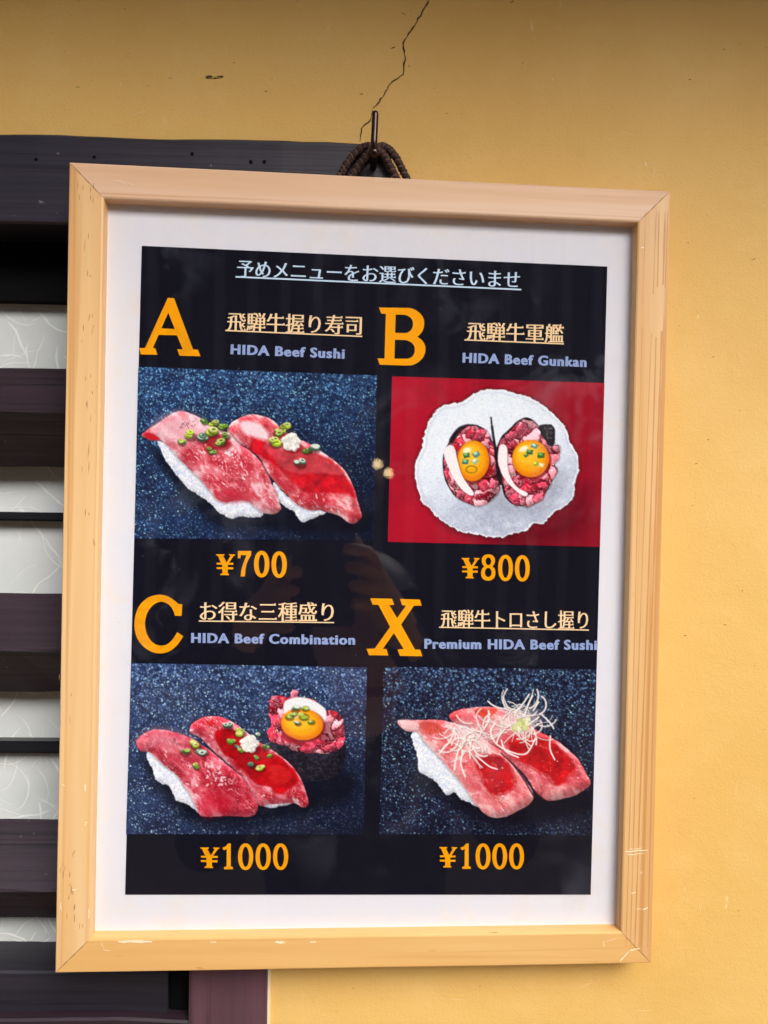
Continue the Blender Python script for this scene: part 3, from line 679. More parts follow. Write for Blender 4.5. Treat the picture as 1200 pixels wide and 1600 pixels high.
class Print:
    def __init__(s, corners, nx, ny, scale, org, seed):
        c = [np.array(p, float) for p in corners]; u, v = np.meshgrid(np.linspace(0, 1, nx), np.linspace(0, 1, ny))
        G = [(c[0][k]*(1-u)+c[1][k]*u)*(1-v)+(c[3][k]*(1-u)+c[2][k]*u)*v for k in (0, 1)]
        s.X, s.Y, s.u, s.v = G[0], G[1], u, v; s.nx, s.ny = nx, ny; s.s, s.o = scale, org; s.seed = seed
        s.col = np.zeros(u.shape+(3,)); s.r = random.Random(seed)
    def P(s, pts): return np.array(tr(pts, s.s, s.o))
    def put(s, mask, c):
        c = np.asarray(c, float)
        if c.ndim == 1: c = c[None, None, :]
        s.col = s.col*(1-mask[..., None])+c*mask[..., None]
    def mask(s, pts, soft=1.4, jag=0, js=5, sub=4):
        q = s.P(pts); q = smooth_path(q, sub, True) if sub > 1 else q
        d = sdf(q, s.X, s.Y)
        if jag: s.seed += 1; d = d+(fbm(s.X, s.Y, js, s.seed)-.5)*2*jag
        return np.clip(.5-d/soft, 0, 1), d
    def dots(s, n, rmin, rmax, pts_fn, c, soft):
        sx = np.hypot(s.X[0, -1]-s.X[0, 0], s.Y[0, -1]-s.Y[0, 0])/(s.nx-1); rg = np.random.RandomState(s.seed+n); acc = np.zeros(s.u.shape)
        for u, v, q, w in zip(rg.rand(n), rg.rand(n), rg.rand(n), rg.rand(n)):
            r, a = pts_fn(u, v, rmin+(rmax-rmin)*q*q, w)
            if a <= .02: continue
            r = r/sx; i, j = u*(s.nx-1), v*(s.ny-1); k = int(r+2.5); i0, i1, j0, j1 = max(0, int(i)-k), min(s.nx, int(i)+k+1), max(0, int(j)-k), min(s.ny, int(j)+k+1)
            dd = np.hypot(np.arange(i0, i1)[None]-i, np.arange(j0, j1)[:, None]-j); m = np.clip((r-dd)/soft+.5, 0, 1)*a; t = acc[j0:j1, i0:i1]; np.maximum(t, m, out=t)
        s.put(np.clip(acc, 0, 1), c)
    def slate(s, dark, mid, lite, bright, dens=1.0):
        lum = bright(s.u, s.v); f = fbm(s.X, s.Y, 34, s.seed+3); grain = vnoise(s.X/1.3, s.Y/1.3, s.seed+4)
        k = np.clip(lum*(.55+.9*(f-.25)), 0, 1)[..., None]
        s.col = np.array(dark, float)*(1-k)+np.array(mid, float)*k; s.col = s.col*(.72+.56*grain[..., None])
        far = lambda v: max(0., 1-v/.55)
        L = lambda u, v: float(bright(np.array([u]), np.array([v]))[0])
        s.dots(int(9500*dens), .5, 1.35, lambda u, v, r, w: (r*(1+.55*far(v)), (.12+.85*w*w)*min(1, L(u, v)*1.15)), lite, 1.1)
        s.dots(int(2200*dens), .9, 2.1, lambda u, v, r, w: (r*(1+.2*far(v)), (.2+.5*w)*far(v)*L(u, v)), tuple(np.array(mid)*.5+np.array(lite)*.5), 1.6)
        s.dots(int(900*dens), .5, 1.2, lambda u, v, r, w: (r, .85*min(1, L(u, v)*1.3)), tuple(min(255, c_*1.25+30) for c_ in lite), 1.0)
    def relief(s, d, depth, amt, ldir=(-.45, -.9)):
        gy, gx = np.gradient(d); l = np.hypot(gx, gy)+1e-6; k = (gx*ldir[0]+gy*ldir[1])/l*np.clip(1+d/depth, 0, 1); return 1+amt*k
    def shade(s, pts, soft, a, c=(12, 13, 26)):
        q = smooth_path(s.P(pts), 4, True); d = sdf(q, s.X, s.Y); s.put(np.clip(.5-d/soft, 0, 1)*a, c)
    def rice(s, pts):
        m, d = s.mask(pts, 1.3, 1.9, 5); keep = s.col.copy(); q = s.P(pts); lo, hi = q.min(0), q.max(0); s.put(np.ones_like(m), (214, 223, 242))
        for _ in range(int((hi[0]-lo[0])*(hi[1]-lo[1])/13)):
            x, y = s.r.uniform(lo[0], hi[0]), s.r.uniform(lo[1], hi[1]); a = s.r.uniform(0, 3.14); v = s.r.uniform(232, 255); s.grain(x, y, s.r.uniform(2.4, 3.6), s.r.uniform(1.3, 1.9), a, (v*.965, v*.98, min(255, v*1.02)))
        s.col = s.col*np.clip(s.relief(d, 9, .22), .6, 1.12)[..., None]
        s.col = keep*(1-m[..., None])+s.col*m[..., None]
    def grain(s, x, y, rx, ry, ang, c):
        sx = np.hypot(s.X[0, -1]-s.X[0, 0], s.Y[0, -1]-s.Y[0, 0])/(s.nx-1)
        i = int(np.argmin(np.abs(s.X[s.ny//2]-x))); j = int(np.argmin(np.abs(s.Y[:, s.nx//2]-y))); k = int(rx/sx*1.6+4)
        sl = (slice(max(0, j-k), j+k+1), slice(max(0, i-k), i+k+1)); ca, sa = math.cos(ang), math.sin(ang)
        dx = (s.X[sl]-x)*ca+(s.Y[sl]-y)*sa; dy = -(s.X[sl]-x)*sa+(s.Y[sl]-y)*ca; r = np.sqrt((dx/rx)**2+(dy/ry)**2)
        m = np.clip(.5-(r-1)*min(rx, ry)/1.1, 0, 1)[..., None]; sh = 1-.10*np.clip(dy/ry, -1, 1)[..., None]
        s.col[sl] = s.col[sl]*(1-m)+np.clip(np.array(c)*sh, 0, 255)*m
    def meat(s, pts, ang=.75, dark=(176, 34, 52), mid=(212, 78, 92), lite=(243, 176, 182), lo=.36, hi=.66, edge=.35):
        m, d = s.mask(pts, 1.3, .9, 6); ca, sa = math.cos(ang), math.sin(ang); s.seed += 7
        wx = (fbm(s.X, s.Y, 22, s.seed+20)-.5)*16; wy = (fbm(s.X, s.Y, 22, s.seed+30)-.5)*16
        U = (s.X+wx)*ca+(s.Y+wy)*sa; V = -(s.X+wx)*sa+(s.Y+wy)*ca
        n = .68*fbm(U*.5, V*1.0, 17, s.seed, 4)+.32*fbm(U*.7, V*1.2, 8, s.seed+1, 2)
        n = n+edge*.30*ss(8, 0, -d)*fbm(s.X, s.Y, 14, s.seed+8)
        t = ss(lo, hi, n)[..., None]; c = np.array(dark)*(1-t)+np.array(mid)*t
        t2 = ss(hi-.05, hi+.16, n)[..., None]; c = c*(1-t2)+np.array(lite)*t2
        v1 = 1-np.abs(fbm(U*.55, V*1.5, 11, s.seed+11, 3)-.5)*2; v2 = 1-np.abs(fbm(V*1.2, U*.8, 7, s.seed+13, 3)-.5)*2      # fat veins
        ve = (ss(.93, .995, v1)*.6+ss(.95, 1, v2)*.45)*fbm(s.X, s.Y, 30, s.seed+17)*1.5; c = c+(np.array((250, 206, 208))-c)*np.clip(ve, 0, .8)[..., None]
        dk = ss(.70, .86, fbm(s.X, s.Y, 6, s.seed+15, 2))*.16; c = c*(1-dk[..., None])
        hl = ss(.70, .82, fbm(U*.55, V*1.5, 5.0, s.seed+16, 2))*ss(.42, .6, fbm(s.X, s.Y, 26, s.seed+19)); c = c+(np.array((255, 240, 240))-c)*(hl*.75)[..., None]      # wet glints
        c = c*np.clip(s.relief(d, 16, .34), .55, 1.18)[..., None]*(1+.16*(fbm(s.X, s.Y, 40, s.seed+18)-.5))[..., None]
        s.put(ss(5, -1, d)*.35*(1-m), (20, 8, 16)); s.put(m, np.clip(c, 0, 255)); return m, d
    def sauce(s, pts, c=(196, 10, 28), a=.92, hl=True):
        m, d = s.mask(pts, 4, 2.6, 11); s.seed += 3; n = fbm(s.X, s.Y, 13, s.seed)[..., None]; f = fbm(s.X, s.Y, 3, s.seed+1)[..., None]
        cc = np.array(c)*(.62+.62*n)*(.88+.24*f); s.put(m*a, np.clip(cc, 0, 255))
        if hl:
            s.put(ss(.66, .80, fbm(s.X*.8, s.Y*1.3, 8, s.seed+2))*m*.5, (246, 120, 112)); s.put(ss(.80, .88, fbm(s.X, s.Y*1.4, 5, s.seed+5))*m*.8, (255, 226, 220))
            s.put(np.exp(-((d+2.2)/1.3)**2)*.4*ss(.45, .6, fbm(s.X, s.Y, 10, s.seed+6)), (250, 170, 170))
    def blob(s, x, y, rx, ry, ang, c, a=1, soft=1.2):
        x, y = s.o[0]+x/s.s, s.o[1]+y/s.s; rx /= s.s; ry /= s.s; ca, sa = math.cos(ang), math.sin(ang)
        dx = (s.X-x)*ca+(s.Y-y)*sa; dy = -(s.X-x)*sa+(s.Y-y)*ca; q = np.sqrt((dx/rx)**2+(dy/ry)**2)
        s.put(np.clip(.5-(q-1)*min(rx, ry)/soft, 0, 1)*a, c)
    def stroke(s, pts, w, c, a=1):
        q = s.P(pts); d = np.full(s.X.shape, 1e9)
        for p0, p1 in zip(q[:-1], q[1:]):
            e = p1-p0; t = np.clip(((s.X-p0[0])*e[0]+(s.Y-p0[1])*e[1])/(e@e+1e-9), 0, 1)
            d = np.minimum(d, np.hypot(s.X-p0[0]-e[0]*t, s.Y-p0[1]-e[1]*t))
        s.put(np.clip(.5-(d-w/s.s/2)/1.0, 0, 1)*a, c)
    def leek(s, x, y, r, kind=0):
        gr = [(98, 146, 34), (66, 108, 36), (150, 176, 44), (70, 112, 84)][kind % 4]; pale = [(206, 222, 118), (176, 204, 110), (226, 230, 140), (226, 236, 222)][kind % 4]
        s.blob(x+r*.2, y+r*.4, r*1.0, r*.7, 0, (50, 10, 16), .5, 2.5)
        for _ in range(3):
            a = s.r.uniform(0, 3.14); px, py = x+s.r.uniform(-.55, .55)*r, y+s.r.uniform(-.45, .45)*r; q = r*s.r.uniform(.45, .72); h = s.r.uniform(.35, .8)*q; dv = s.r.uniform(.75, 1.15)
            g_ = tuple(min(255, v*dv) for v in gr)
            s.blob(px, py+h*.55, q, q*.62, a*.2-.3, tuple(v*.62 for v in g_)); s.blob(px, py+h*.25, q, q*.6, a*.2-.3, g_)
            s.blob(px, py-h*.2, q*.92, q*.52, a*.2-.3, pale if s.r.random() < .65 else tuple(min(255, v*1.25+20) for v in g_), .95)
            if s.r.random() < .55: s.blob(px+q*.05, py-h*.18, q*.42, q*.22, a*.2-.3, tuple(v*.7 for v in g_), .9)
            if s.r.random() < .5: s.blob(px-q*.35, py-h*.5, q*.22, q*.12, 0, (255, 255, 236), .9)
    def cube(s, x, y, r, c=(70, 118, 50)):
        a = s.r.uniform(-.6, .6); q = [(x+r*math.cos(a+t)*k, y+r*.85*math.sin(a+t)*k) for t, k in ((.6, 1), (2.2, 1.1), (3.7, 1), (5.5, 1.05))]
        m, _ = s.mask(q, 1.2, sub=1); s.put(m, c); s.blob(x-r*.15, y-r*.25, r*.5, r*.3, a, tuple(min(255, v*1.7+30) for v in c), .8)
    def pile(s, x, y, r):
        q = [(x+r*k*math.cos(t), y+r*k*.92*math.sin(t)) for t, k in zip(np.linspace(0, 6.28, 12)[:-1], (1, .82, 1.05, .9, 1, .8, 1.08, .86, .96, 1.05, .84))]
        s.blob(x+r*.2, y+r*.55, r*.95, r*.6, 0, (90, 8, 18), .5, 3); m, d = s.mask(q, 1.3, 1.2, 4); s.put(m, np.array((232, 230, 222.))*np.clip(s.relief(d, 8, .22), .7, 1.1)[..., None])
        for k in range(46):
            a = s.r.uniform(0, 6.28); p_ = r*.85*s.r.random()**.6; v = s.r.uniform(206, 254)
            s.blob(x+p_*math.cos(a), y+p_*.9*math.sin(a), r*.17, r*.11, a, (v, v*.995, v*.96), .9)
    def scatter(s, pts, n, w, c, a=.8):
        m, d = s.mask(pts, 1); q = s.P(pts); lo, hi = q.min(0), q.max(0); k = 0
        for _ in range(n*6):
            x, y = s.r.uniform(lo[0], hi[0]), s.r.uniform(lo[1], hi[1])
            if sdf(q, np.array([x]), np.array([y]))[0] < -1:
                s.blob((x-s.o[0])*s.s, (y-s.o[1])*s.s, w*s.r.uniform(.5, 1.3), w*s.r.uniform(.4, .8), s.r.uniform(0, 3), c, a); k += 1
                if k >= n: break
    def yolk(s, x, y, rx, ry, ang=0):
        s.blob(x+rx*.06, y+ry*.10, rx*1.06, ry*1.05, ang, (120, 20, 20), .75, 3)
        s.blob(x, y, rx, ry, ang, (232, 128, 12)); s.blob(x-rx*.06, y-ry*.10, rx*.86, ry*.84, ang, (246, 168, 18), 1, 7); s.blob(x-rx*.18, y-ry*.22, rx*.6, ry*.56, ang, (252, 196, 44), .9, 8)
        s.blob(x-rx*.38, y-ry*.52, rx*.26, ry*.14, ang-.4, (255, 246, 214), .95, 2.5)
    def folds(s, pts, n, r, seed, jag=3.2):
        """crumpled slices of raw beef"""
        rg = np.random.RandomState(seed); q = s.P(pts); m, d = s.mask(pts, 1.2, jag, 8); lo, hi = q.min(0)-4, q.max(0)+4
        wx = (fbm(s.X, s.Y, 9, seed)-.5)*13; wy = (fbm(s.X, s.Y, 9, seed+5)-.5)*13; X, Y = s.X+wx, s.Y+wy
        f1 = np.full(X.shape, 1e9); f2 = f1.copy(); idx = np.zeros(X.shape, int); P = np.stack([rg.uniform(lo[0], hi[0], n), rg.uniform(lo[1], hi[1], n)], 1); A = rg.uniform(0, 3.14, n)
        for k, ((px, py), a) in enumerate(zip(P, A)):
            dx, dy = X-px, Y-py; ca, sa = math.cos(a), math.sin(a); e = np.hypot((dx*ca+dy*sa)*.62, (-dx*sa+dy*ca)*1.25)
            new = e < f1; f2 = np.where(new, f1, np.minimum(f2, e)); idx = np.where(new, k, idx); f1 = np.where(new, e, f1)
        pal = np.array([(206, 62, 88), (226, 112, 132), (242, 168, 180), (180, 34, 58), (150, 16, 38), (232, 138, 152), (214, 84, 108)])[rg.randint(0, 7, n)]
        c = pal[idx].astype(float); t = ss(0, 3.2, f2-f1)[..., None]; c = np.array((108, 12, 30))*(1-t)+c*t
        lx = (X-P[idx, 0])*-.5+(Y-P[idx, 1])*-.85; c = c*(1+np.clip(lx/9, -.5, .5)*.55)[..., None]
        st = 1-np.abs(fbm(X*.6, Y*1.3, 5, seed+9)-.5)*2; c = c+(np.array((252, 206, 212))-c)*(ss(.9, 1, st)*.5)[..., None]
        gl = ss(.68, .8, fbm(X, Y, 4.4, seed+11, 2))*ss(-1, 4, lx); c = c+(np.array((255, 240, 240))-c)*(gl*.8)[..., None]
        c = c*np.clip(s.relief(d, 8, .3), .5, 1.15)[..., None]; s.put(ss(4, -1, d)*.4*(1-m), (20, 8, 14)); s.put(m, np.clip(c, 0, 255))
    def build(s, label):
        V = fp(s.X, s.Y, D_PH).reshape(-1, 3); i = np.arange(s.nx*s.ny).reshape(s.ny, s.nx)
        Fc = np.stack([i[:-1, :-1], i[1:, :-1], i[1:, 1:], i[:-1, 1:]], -1).reshape(-1, 4)
        me = bpy.data.meshes.new('dish_photo'); me.vertices.add(len(V)); me.vertices.foreach_set('co', V.ravel())
        me.loops.add(Fc.size); me.loops.foreach_set('vertex_index', Fc.ravel().astype(np.int32))
        me.polygons.add(len(Fc)); me.polygons.foreach_set('loop_start', np.arange(0, Fc.size, 4, dtype=np.int32)); me.polygons.foreach_set('loop_total', np.full(len(Fc), 4, np.int32))
        me.update(calc_edges=True); me.validate()
        rg = np.random.RandomState(s.seed); s.col = s.col*(1+rg.randn(*s.u.shape)[..., None]*.03)+rg.randn(*s.u.shape)[..., None]*2
        c = np.clip(s.col, 0, 250); c = np.concatenate([lin(c).reshape(-1, 3), np.ones((len(V), 1))], 1)
        at = me.attributes.new('print', 'FLOAT_COLOR', 'POINT'); at.data.foreach_set('color', c.ravel().astype(np.float32))
        o = link('dish_photo', me, M_PHOTO, sheet); tag(o, label); return o

# --- A: two beef nigiri
p = Print([(216, 573), (589, 586.5), (584.5, 845), (210, 841)], 380, 272, 3, (200, 560), 100)
p.slate((14, 16, 34), (36, 58, 104), (122, 188, 240), lambda u, v: np.clip(1.08-.75*v*(.3+u*.9)-.25*u, .12, 1))
p.shade([(120, 430), (240, 620), (420, 780), (640, 800), (900, 820), (1120, 800), (1100, 700), (700, 600), (300, 500)], 14, .85)
p.rice([(140, 390), (160, 440), (185, 490), (215, 530), (250, 575), (280, 610), (320, 635), (360, 660), (395, 690), (430, 725), (485, 752), (520, 740), (570, 745), (600, 745), (635, 735), (620, 700), (560, 640), (460, 640), (400, 600), (340, 540), (250, 450), (180, 400)])
p.rice([(680, 580), (740, 640), (800, 680), (850, 700), (925, 722), (880, 745), (840, 762), (815, 765), (795, 745), (780, 720), (740, 700), (700, 660)])
p.meat([(470, 320), (510, 285), (575, 262), (640, 272), (690, 298), (720, 330), (780, 370), (850, 400), (920, 445), (980, 490), (1030, 545), (1060, 610), (1075, 665), (1090, 710), (1095, 745), (1075, 765), (1050, 775), (1020, 760), (985, 735), (950, 725), (905, 712), (850, 712), (800, 690), (745, 640), (690, 580), (650, 530), (620, 470), (580, 430), (520, 400), (470, 360)], .7, (196, 40, 56), (222, 96, 106), (246, 190, 194), .34, .6, .8)
p.sauce([(565, 420), (590, 375), (640, 395), (700, 430), (780, 430), (860, 440), (940, 470), (1000, 520), (1045, 590), (1070, 655), (1030, 640), (950, 630), (880, 625), (820, 620), (760, 570), (700, 510), (640, 470), (600, 450)], (206, 18, 34), .93, False)
p.sauce([(640, 400), (780, 425), (930, 470), (1010, 540), (900, 540), (780, 540), (700, 490)], (224, 96, 104), .6, False)  # pinker patch: reflection on the glass painted over the sauce
m, _ = p.mask([(525, 308), (560, 292), (610, 305), (655, 345), (650, 382), (600, 372), (545, 350)], 6, 1.2); p.put(m*.9, (250, 232, 238))
p.meat([(65, 355), (130, 310), (230, 248), (300, 262), (345, 285), (420, 330), (470, 350), (520, 400), (580, 440), (625, 490), (655, 545), (690, 620), (715, 690), (715, 710), (690, 728), (650, 728), (625, 722), (600, 700), (565, 672), (520, 665), (465, 675), (430, 668), (395, 635), (370, 605), (345, 575), (300, 530), (240, 470), (195, 420), (155, 385), (130, 382), (90, 375)], .8, (190, 46, 64), (220, 100, 114), (247, 196, 202), .34, .57, .5)
m, _ = p.mask([(110, 330), (220, 260), (330, 290), (420, 360), (330, 380), (250, 400), (150, 375)], 22, 3); p.put(m*.75, (244, 206, 216))
m, _ = p.mask([(75, 353), (105, 350), (150, 378), (120, 384), (90, 375)], 3); p.put(m, (196, 24, 36))
m, _ = p.mask([(400, 640), (450, 620), (540, 630), (600, 640), (560, 668), (470, 676), (430, 668)], 8, 2); p.put(m*.6, (206, 40, 60))
p.scatter([(250, 280), (330, 290), (330, 330), (240, 330)], 26, 2.8, (96, 40, 54)); p.scatter([(340, 400), (480, 400), (640, 560), (560, 580), (400, 500)], 40, 5, (250, 220, 226), .75)
p.scatter([(440, 420), (510, 420), (500, 470), (450, 470)], 12, 8, (250, 246, 248))
m, _ = p.mask([(360, 360), (410, 350), (480, 390), (470, 430), (380, 420)], 6, 2); p.put(m*.8, (150, 16, 26))
for x, y, r, k in ((290, 358, 30, 2), (250, 392, 20, 0), (345, 372, 27, 3), (362, 290, 23, 1), (402, 302, 22, 2), (388, 338, 34, 2), (445, 320, 26, 0), (460, 362, 20, 1), (435, 388, 27, 0), (391, 430, 24, 1)): p.leek(x, y, r, k)
for x, y, r, k in ((742, 326, 30, 2), (700, 345, 27, 0), (688, 388, 34, 2), (835, 428, 24, 1), (870, 414, 30, 3), (805, 490, 27, 3)): p.leek(x, y, r, k)
p.pile(765, 392, 48)
p.build('print of two raw beef nigiri on dark blue slate')

# --- B: two gunkan on a white plate
p = Print([(612.6, 587.9), (944.5, 598.5), (937.5, 854.5), (606, 846.6)], 338, 264, 3.158, (580, 560), 200)
n = fbm(p.X, p.Y, 40, 7)[..., None]
p.col = np.array((172, 18, 42))*(1-.22*p.u[..., None]*(.4+p.v[..., None]*.6))*(.9+.2*n)
p.shade([(760, 850), (900, 780), (1000, 700), (1060, 640), (1060, 800), (960, 900), (800, 920), (660, 905)], 46, .62, (70, 6, 22)); p.shade([(330, 800), (500, 885), (660, 905), (700, 880), (500, 840)], 22, .5, (70, 6, 22))
PL = [(565, 155), (650, 157), (735, 178), (810, 205), (890, 265), (955, 335), (985, 420), (1020, 480), (1022, 560), (1005, 610), (1000, 680), (960, 730), (905, 755), (850, 815), (800, 815), (760, 850), (700, 865), (640, 885), (570, 880), (510, 865), (450, 860), (380, 820), (340, 795), (290, 745), (250, 710), (235, 650), (215, 590), (225, 500), (250, 440), (260, 380), (285, 310), (310, 270), (360, 232), (450, 215), (500, 175)]
m, d = p.mask(PL, 1.2, 2.6, 5, 3)
p.put(ss(7, -1, d)*.5, (60, 4, 16))
gr = fbm(p.X, p.Y, 16, 33)[..., None]; gr2 = vnoise(p.X/1.8, p.Y/1.8, 44)[..., None]
cx = ss(.45, .9, (p.v*.8+p.u*.35))[..., None]
p.put(m, np.array((234, 242, 254))-cx*(28+50*np.clip(gr-.35, 0, 1))*np.array((1, 1, .85))-cx*gr2*20)
p.put(m*ss(.62, .85, fbm(p.X, p.Y, 2.6, 52))*(.18+.5*cx[..., 0]), (150, 148, 160)); p.put(m*ss(.5, .9, fbm(p.X, p.Y, 9, 53))*.35, (240, 247, 255)); p.put(np.exp(-((d+1.2)/1.0)**2)*.8*m, (250, 252, 255)); p.put(np.exp(-((d+5)/1.8)**2)*.3*m, (176, 184, 204))
p.shade([(520, 690), (600, 640), (680, 690), (640, 760), (560, 740)], 24, .35, (120, 120, 140)); p.shade([(640, 720), (800, 730), (920, 560), (960, 600), (860, 740), (740, 770)], 24, .35, (120, 120, 140))
n1 = [(395, 390), (430, 345), (495, 325), (555, 345), (590, 395), (610, 440), (620, 520), (625, 600), (635, 650), (600, 690), (560, 715), (520, 728), (470, 712), (420, 685), (385, 640), (362, 590), (352, 520), (360, 460), (380, 420)]
n2 = [(640, 390), (680, 350), (720, 310), (770, 290), (815, 320), (835, 345), (890, 340), (900, 425), (925, 430), (928, 480), (905, 520), (920, 555), (890, 610), (850, 680), (800, 722), (740, 730), (690, 715), (655, 670), (640, 610), (625, 540), (615, 460)]
for q, sd_, mx_ in ((n1, 1, (492, 525)), (n2, 2, (775, 515))):
    m, _ = p.mask(q, 1.3, .6); p.put(m, (32, 20, 30))
    p.folds([(mx_[0]+(x-mx_[0])*.965+4, mx_[1]+(y-mx_[1])*.975+5) for x, y in q], 46, 42, 60+sd_)
m, _ = p.mask([(385, 400), (430, 340), (490, 325), (440, 365), (400, 420)], 2); p.put(m*.9, (36, 22, 32))
p.stroke([(591, 292), (596, 340)], 9, (34, 26, 32)); p.stroke([(596, 335), (602, 380), (612, 445), (624, 560), (636, 620)], 13, (30, 22, 30)); p.stroke([(590, 296), (596, 350), (604, 400)], 6, (80, 70, 80), .6)
m, _ = p.mask([(832, 330), (902, 335), (903, 420), (880, 432), (850, 390), (836, 370)], 1.4, 1.2); p.put(m, (34, 28, 34)); p.scatter([(835, 335), (898, 340), (895, 415), (860, 385)], 14, 7, (104, 100, 96), .6)
p.yolk(503, 506, 79, 100, .1); p.yolk(787, 494, 91, 92)
for q in ([(380, 430), (410, 440), (425, 500), (445, 570), (475, 620), (507, 665), (490, 677), (450, 650), (412, 600), (382, 540), (358, 470)], [(640, 425), (670, 440), (672, 520), (685, 580), (720, 635), (772, 665), (755, 680), (710, 650), (662, 600), (634, 540), (626, 470)]):
    m, _ = p.mask([(x+5, y+7) for x, y in q], 4); p.put(m*.5, (90, 14, 26)); m, _ = p.mask(q, 1.4); p.put(m, (248, 238, 240))
for x, y, r, c in ((470, 478, 20, (60, 110, 60)), (464, 510, 20, (70, 120, 100)), (518, 474, 22, (90, 130, 120)), (512, 508, 22, (170, 190, 120)), (806, 432, 20, (110, 150, 130)), (782, 462, 20, (50, 90, 44)), (764, 478, 14, (70, 110, 50)), (838, 478, 22, (60, 104, 40)), (812, 520, 16, (150, 170, 40)), (840, 526, 16, (220, 220, 150))): p.cube(x, y, r, c)
p.stroke([(495+27*math.cos(t), 548+17*math.sin(t)) for t in np.linspace(0, 6.3, 20)], 7, (160, 130, 20))
p.build('print of two egg topped gunkan on a white plate over red')

# --- C: two nigiri and one gunkan
p = Print([(205, 1036), (573.5, 1042.7), (568.5, 1304), (197, 1303.3)], 376, 270, 3, (190, 1030), 300)
p.slate((14, 15, 32), (48, 66, 108), (150, 190, 242), lambda u, v: np.clip(1.0-.6*v*(.35+u*.8)-.15*u, .12, 1))
p.shade([(100, 450), (200, 640), (360, 770), (640, 770), (900, 720), (1090, 640), (1060, 520), (800, 560), (500, 600)], 22, .85)
p.rice([(120, 435), (130, 490), (150, 520), (155, 560), (180, 580), (215, 590), (235, 620), (255, 660), (290, 675), (325, 690), (362, 722), (385, 700), (360, 640), (300, 560), (240, 500), (190, 450)])
p.rice([(640, 670), (700, 675), (760, 672), (800, 672), (760, 688), (715, 695), (680, 692)])
N = [(682, 340), (720, 380), (800, 420), (900, 430), (1040, 385), (1036, 500), (1000, 550), (920, 572), (830, 555), (770, 510), (710, 440)]
m, _ = p.mask(N, 1.6); p.put(m, np.clip(np.array((30, 26, 36))*np.clip(p.relief(_, 22, .5, (-.9, -.2)), .4, 1.5)[..., None]+(1-np.abs(fbm(p.X, p.Y, 7, 5)-.5)*2)[..., None]**14*np.array((30, 29, 40))+(fbm(p.X, p.Y, 3, 6)[..., None]-.5)*30, 0, 255))
p.meat([(320, 340), (335, 300), (390, 270), (460, 270), (520, 295), (570, 330), (620, 370), (680, 410), (740, 450), (790, 490), (835, 550), (860, 610), (875, 665), (868, 690), (845, 695), (810, 675), (760, 678), (700, 680), (640, 685), (600, 610), (560, 550), (500, 490), (430, 430), (370, 370)], .75, (186, 36, 54), (216, 88, 104), (242, 172, 182), .34, .6, .7)
p.sauce([(440, 340), (520, 330), (600, 390), (680, 430), (760, 470), (810, 520), (832, 570), (800, 602), (740, 632), (690, 600), (620, 580), (560, 510), (500, 460), (450, 400)], (190, 6, 18), .94, False)
p.sauce([(700, 500), (770, 510), (800, 560), (740, 590), (690, 550)], (220, 40, 36), .6, False); p.blob(420, 298, 18, 12, .3, (210, 30, 30), .8, 4)
p.meat([(70, 390), (90, 360), (150, 330), (220, 335), (300, 360), (360, 390), (430, 440), (500, 500), (560, 550), (595, 600), (625, 655), (638, 690), (628, 725), (590, 738), (500, 735), (430, 738), (375, 735), (360, 710), (345, 680), (325, 640), (290, 590), (260, 545), (215, 510), (170, 470), (130, 435), (90, 430)], .8, (174, 30, 50), (208, 74, 92), (242, 172, 182), .36, .61, .5)
m, _ = p.mask([(75, 385), (150, 335), (260, 350), (330, 385), (240, 420), (150, 400)], 24, 3); p.put(m*.55, (236, 176, 188))
m, _ = p.mask([(370, 640), (480, 640), (500, 700), (430, 735), (380, 730)], 16, 3); p.put(m*.55, (196, 14, 40))
p.scatter([(300, 420), (420, 460), (540, 560), (500, 620), (380, 560), (200, 450)], 46, 4.5, (92, 20, 32), .7); p.scatter([(390, 490), (470, 500), (500, 590), (380, 600)], 30, 7, (246, 214, 222), .85); p.scatter([(180, 340), (320, 400), (420, 460), (300, 440)], 30, 4, (110, 40, 50), .7)
for x, y, r, k in ((296, 436, 22, 1), (345, 398, 27, 2), (378, 430, 27, 3), (346, 500, 19, 0)): p.leek(x, y, r, k)
for x, y, r, k in ((498, 314, 22, 3), (550, 340, 30, 2), (515, 380, 22, 0), (540, 410, 14, 3), (560, 430, 16, 0), (640, 352, 16, 3), (675, 412, 20, 1), (695, 450, 15, 0), (634, 462, 14, 1), (612, 492, 20, 3), (648, 505, 24, 2)): p.leek(x, y, r, k)
p.pile(600, 396, 46)
T = [(690, 230), (700, 190), (730, 170), (780, 180), (800, 150), (825, 155), (830, 180), (900, 190), (950, 235), (1000, 245), (1035, 280), (1040, 330), (1045, 370), (1030, 410), (975, 440), (900, 440), (830, 435), (760, 405), (700, 385), (680, 340), (700, 300), (690, 260)]
p.folds(T, 42, 40, 91)
m, _ = p.mask([(768, 195), (840, 178), (905, 197), (958, 240), (945, 300), (880, 260), (790, 260), (760, 250)], 2.4); p.put(m, (240, 238, 240))
p.yolk(846, 305, 99, 74, .1)
m, _ = p.mask([(760, 350), (820, 380), (880, 400), (870, 412), (800, 395), (750, 370)], 4); p.put(m*.8, (160, 10, 22))
for x, y, r, k in ((812, 232, 22, 3), (858, 226, 20, 0), (784, 266, 22, 2), (850, 262, 26, 2), (888, 290, 18, 0), (826, 298, 16, 3), (806, 255, 16, 0)): p.leek(x, y, r, k)
p.build('print of two nigiri beside one egg topped gunkan on slate')

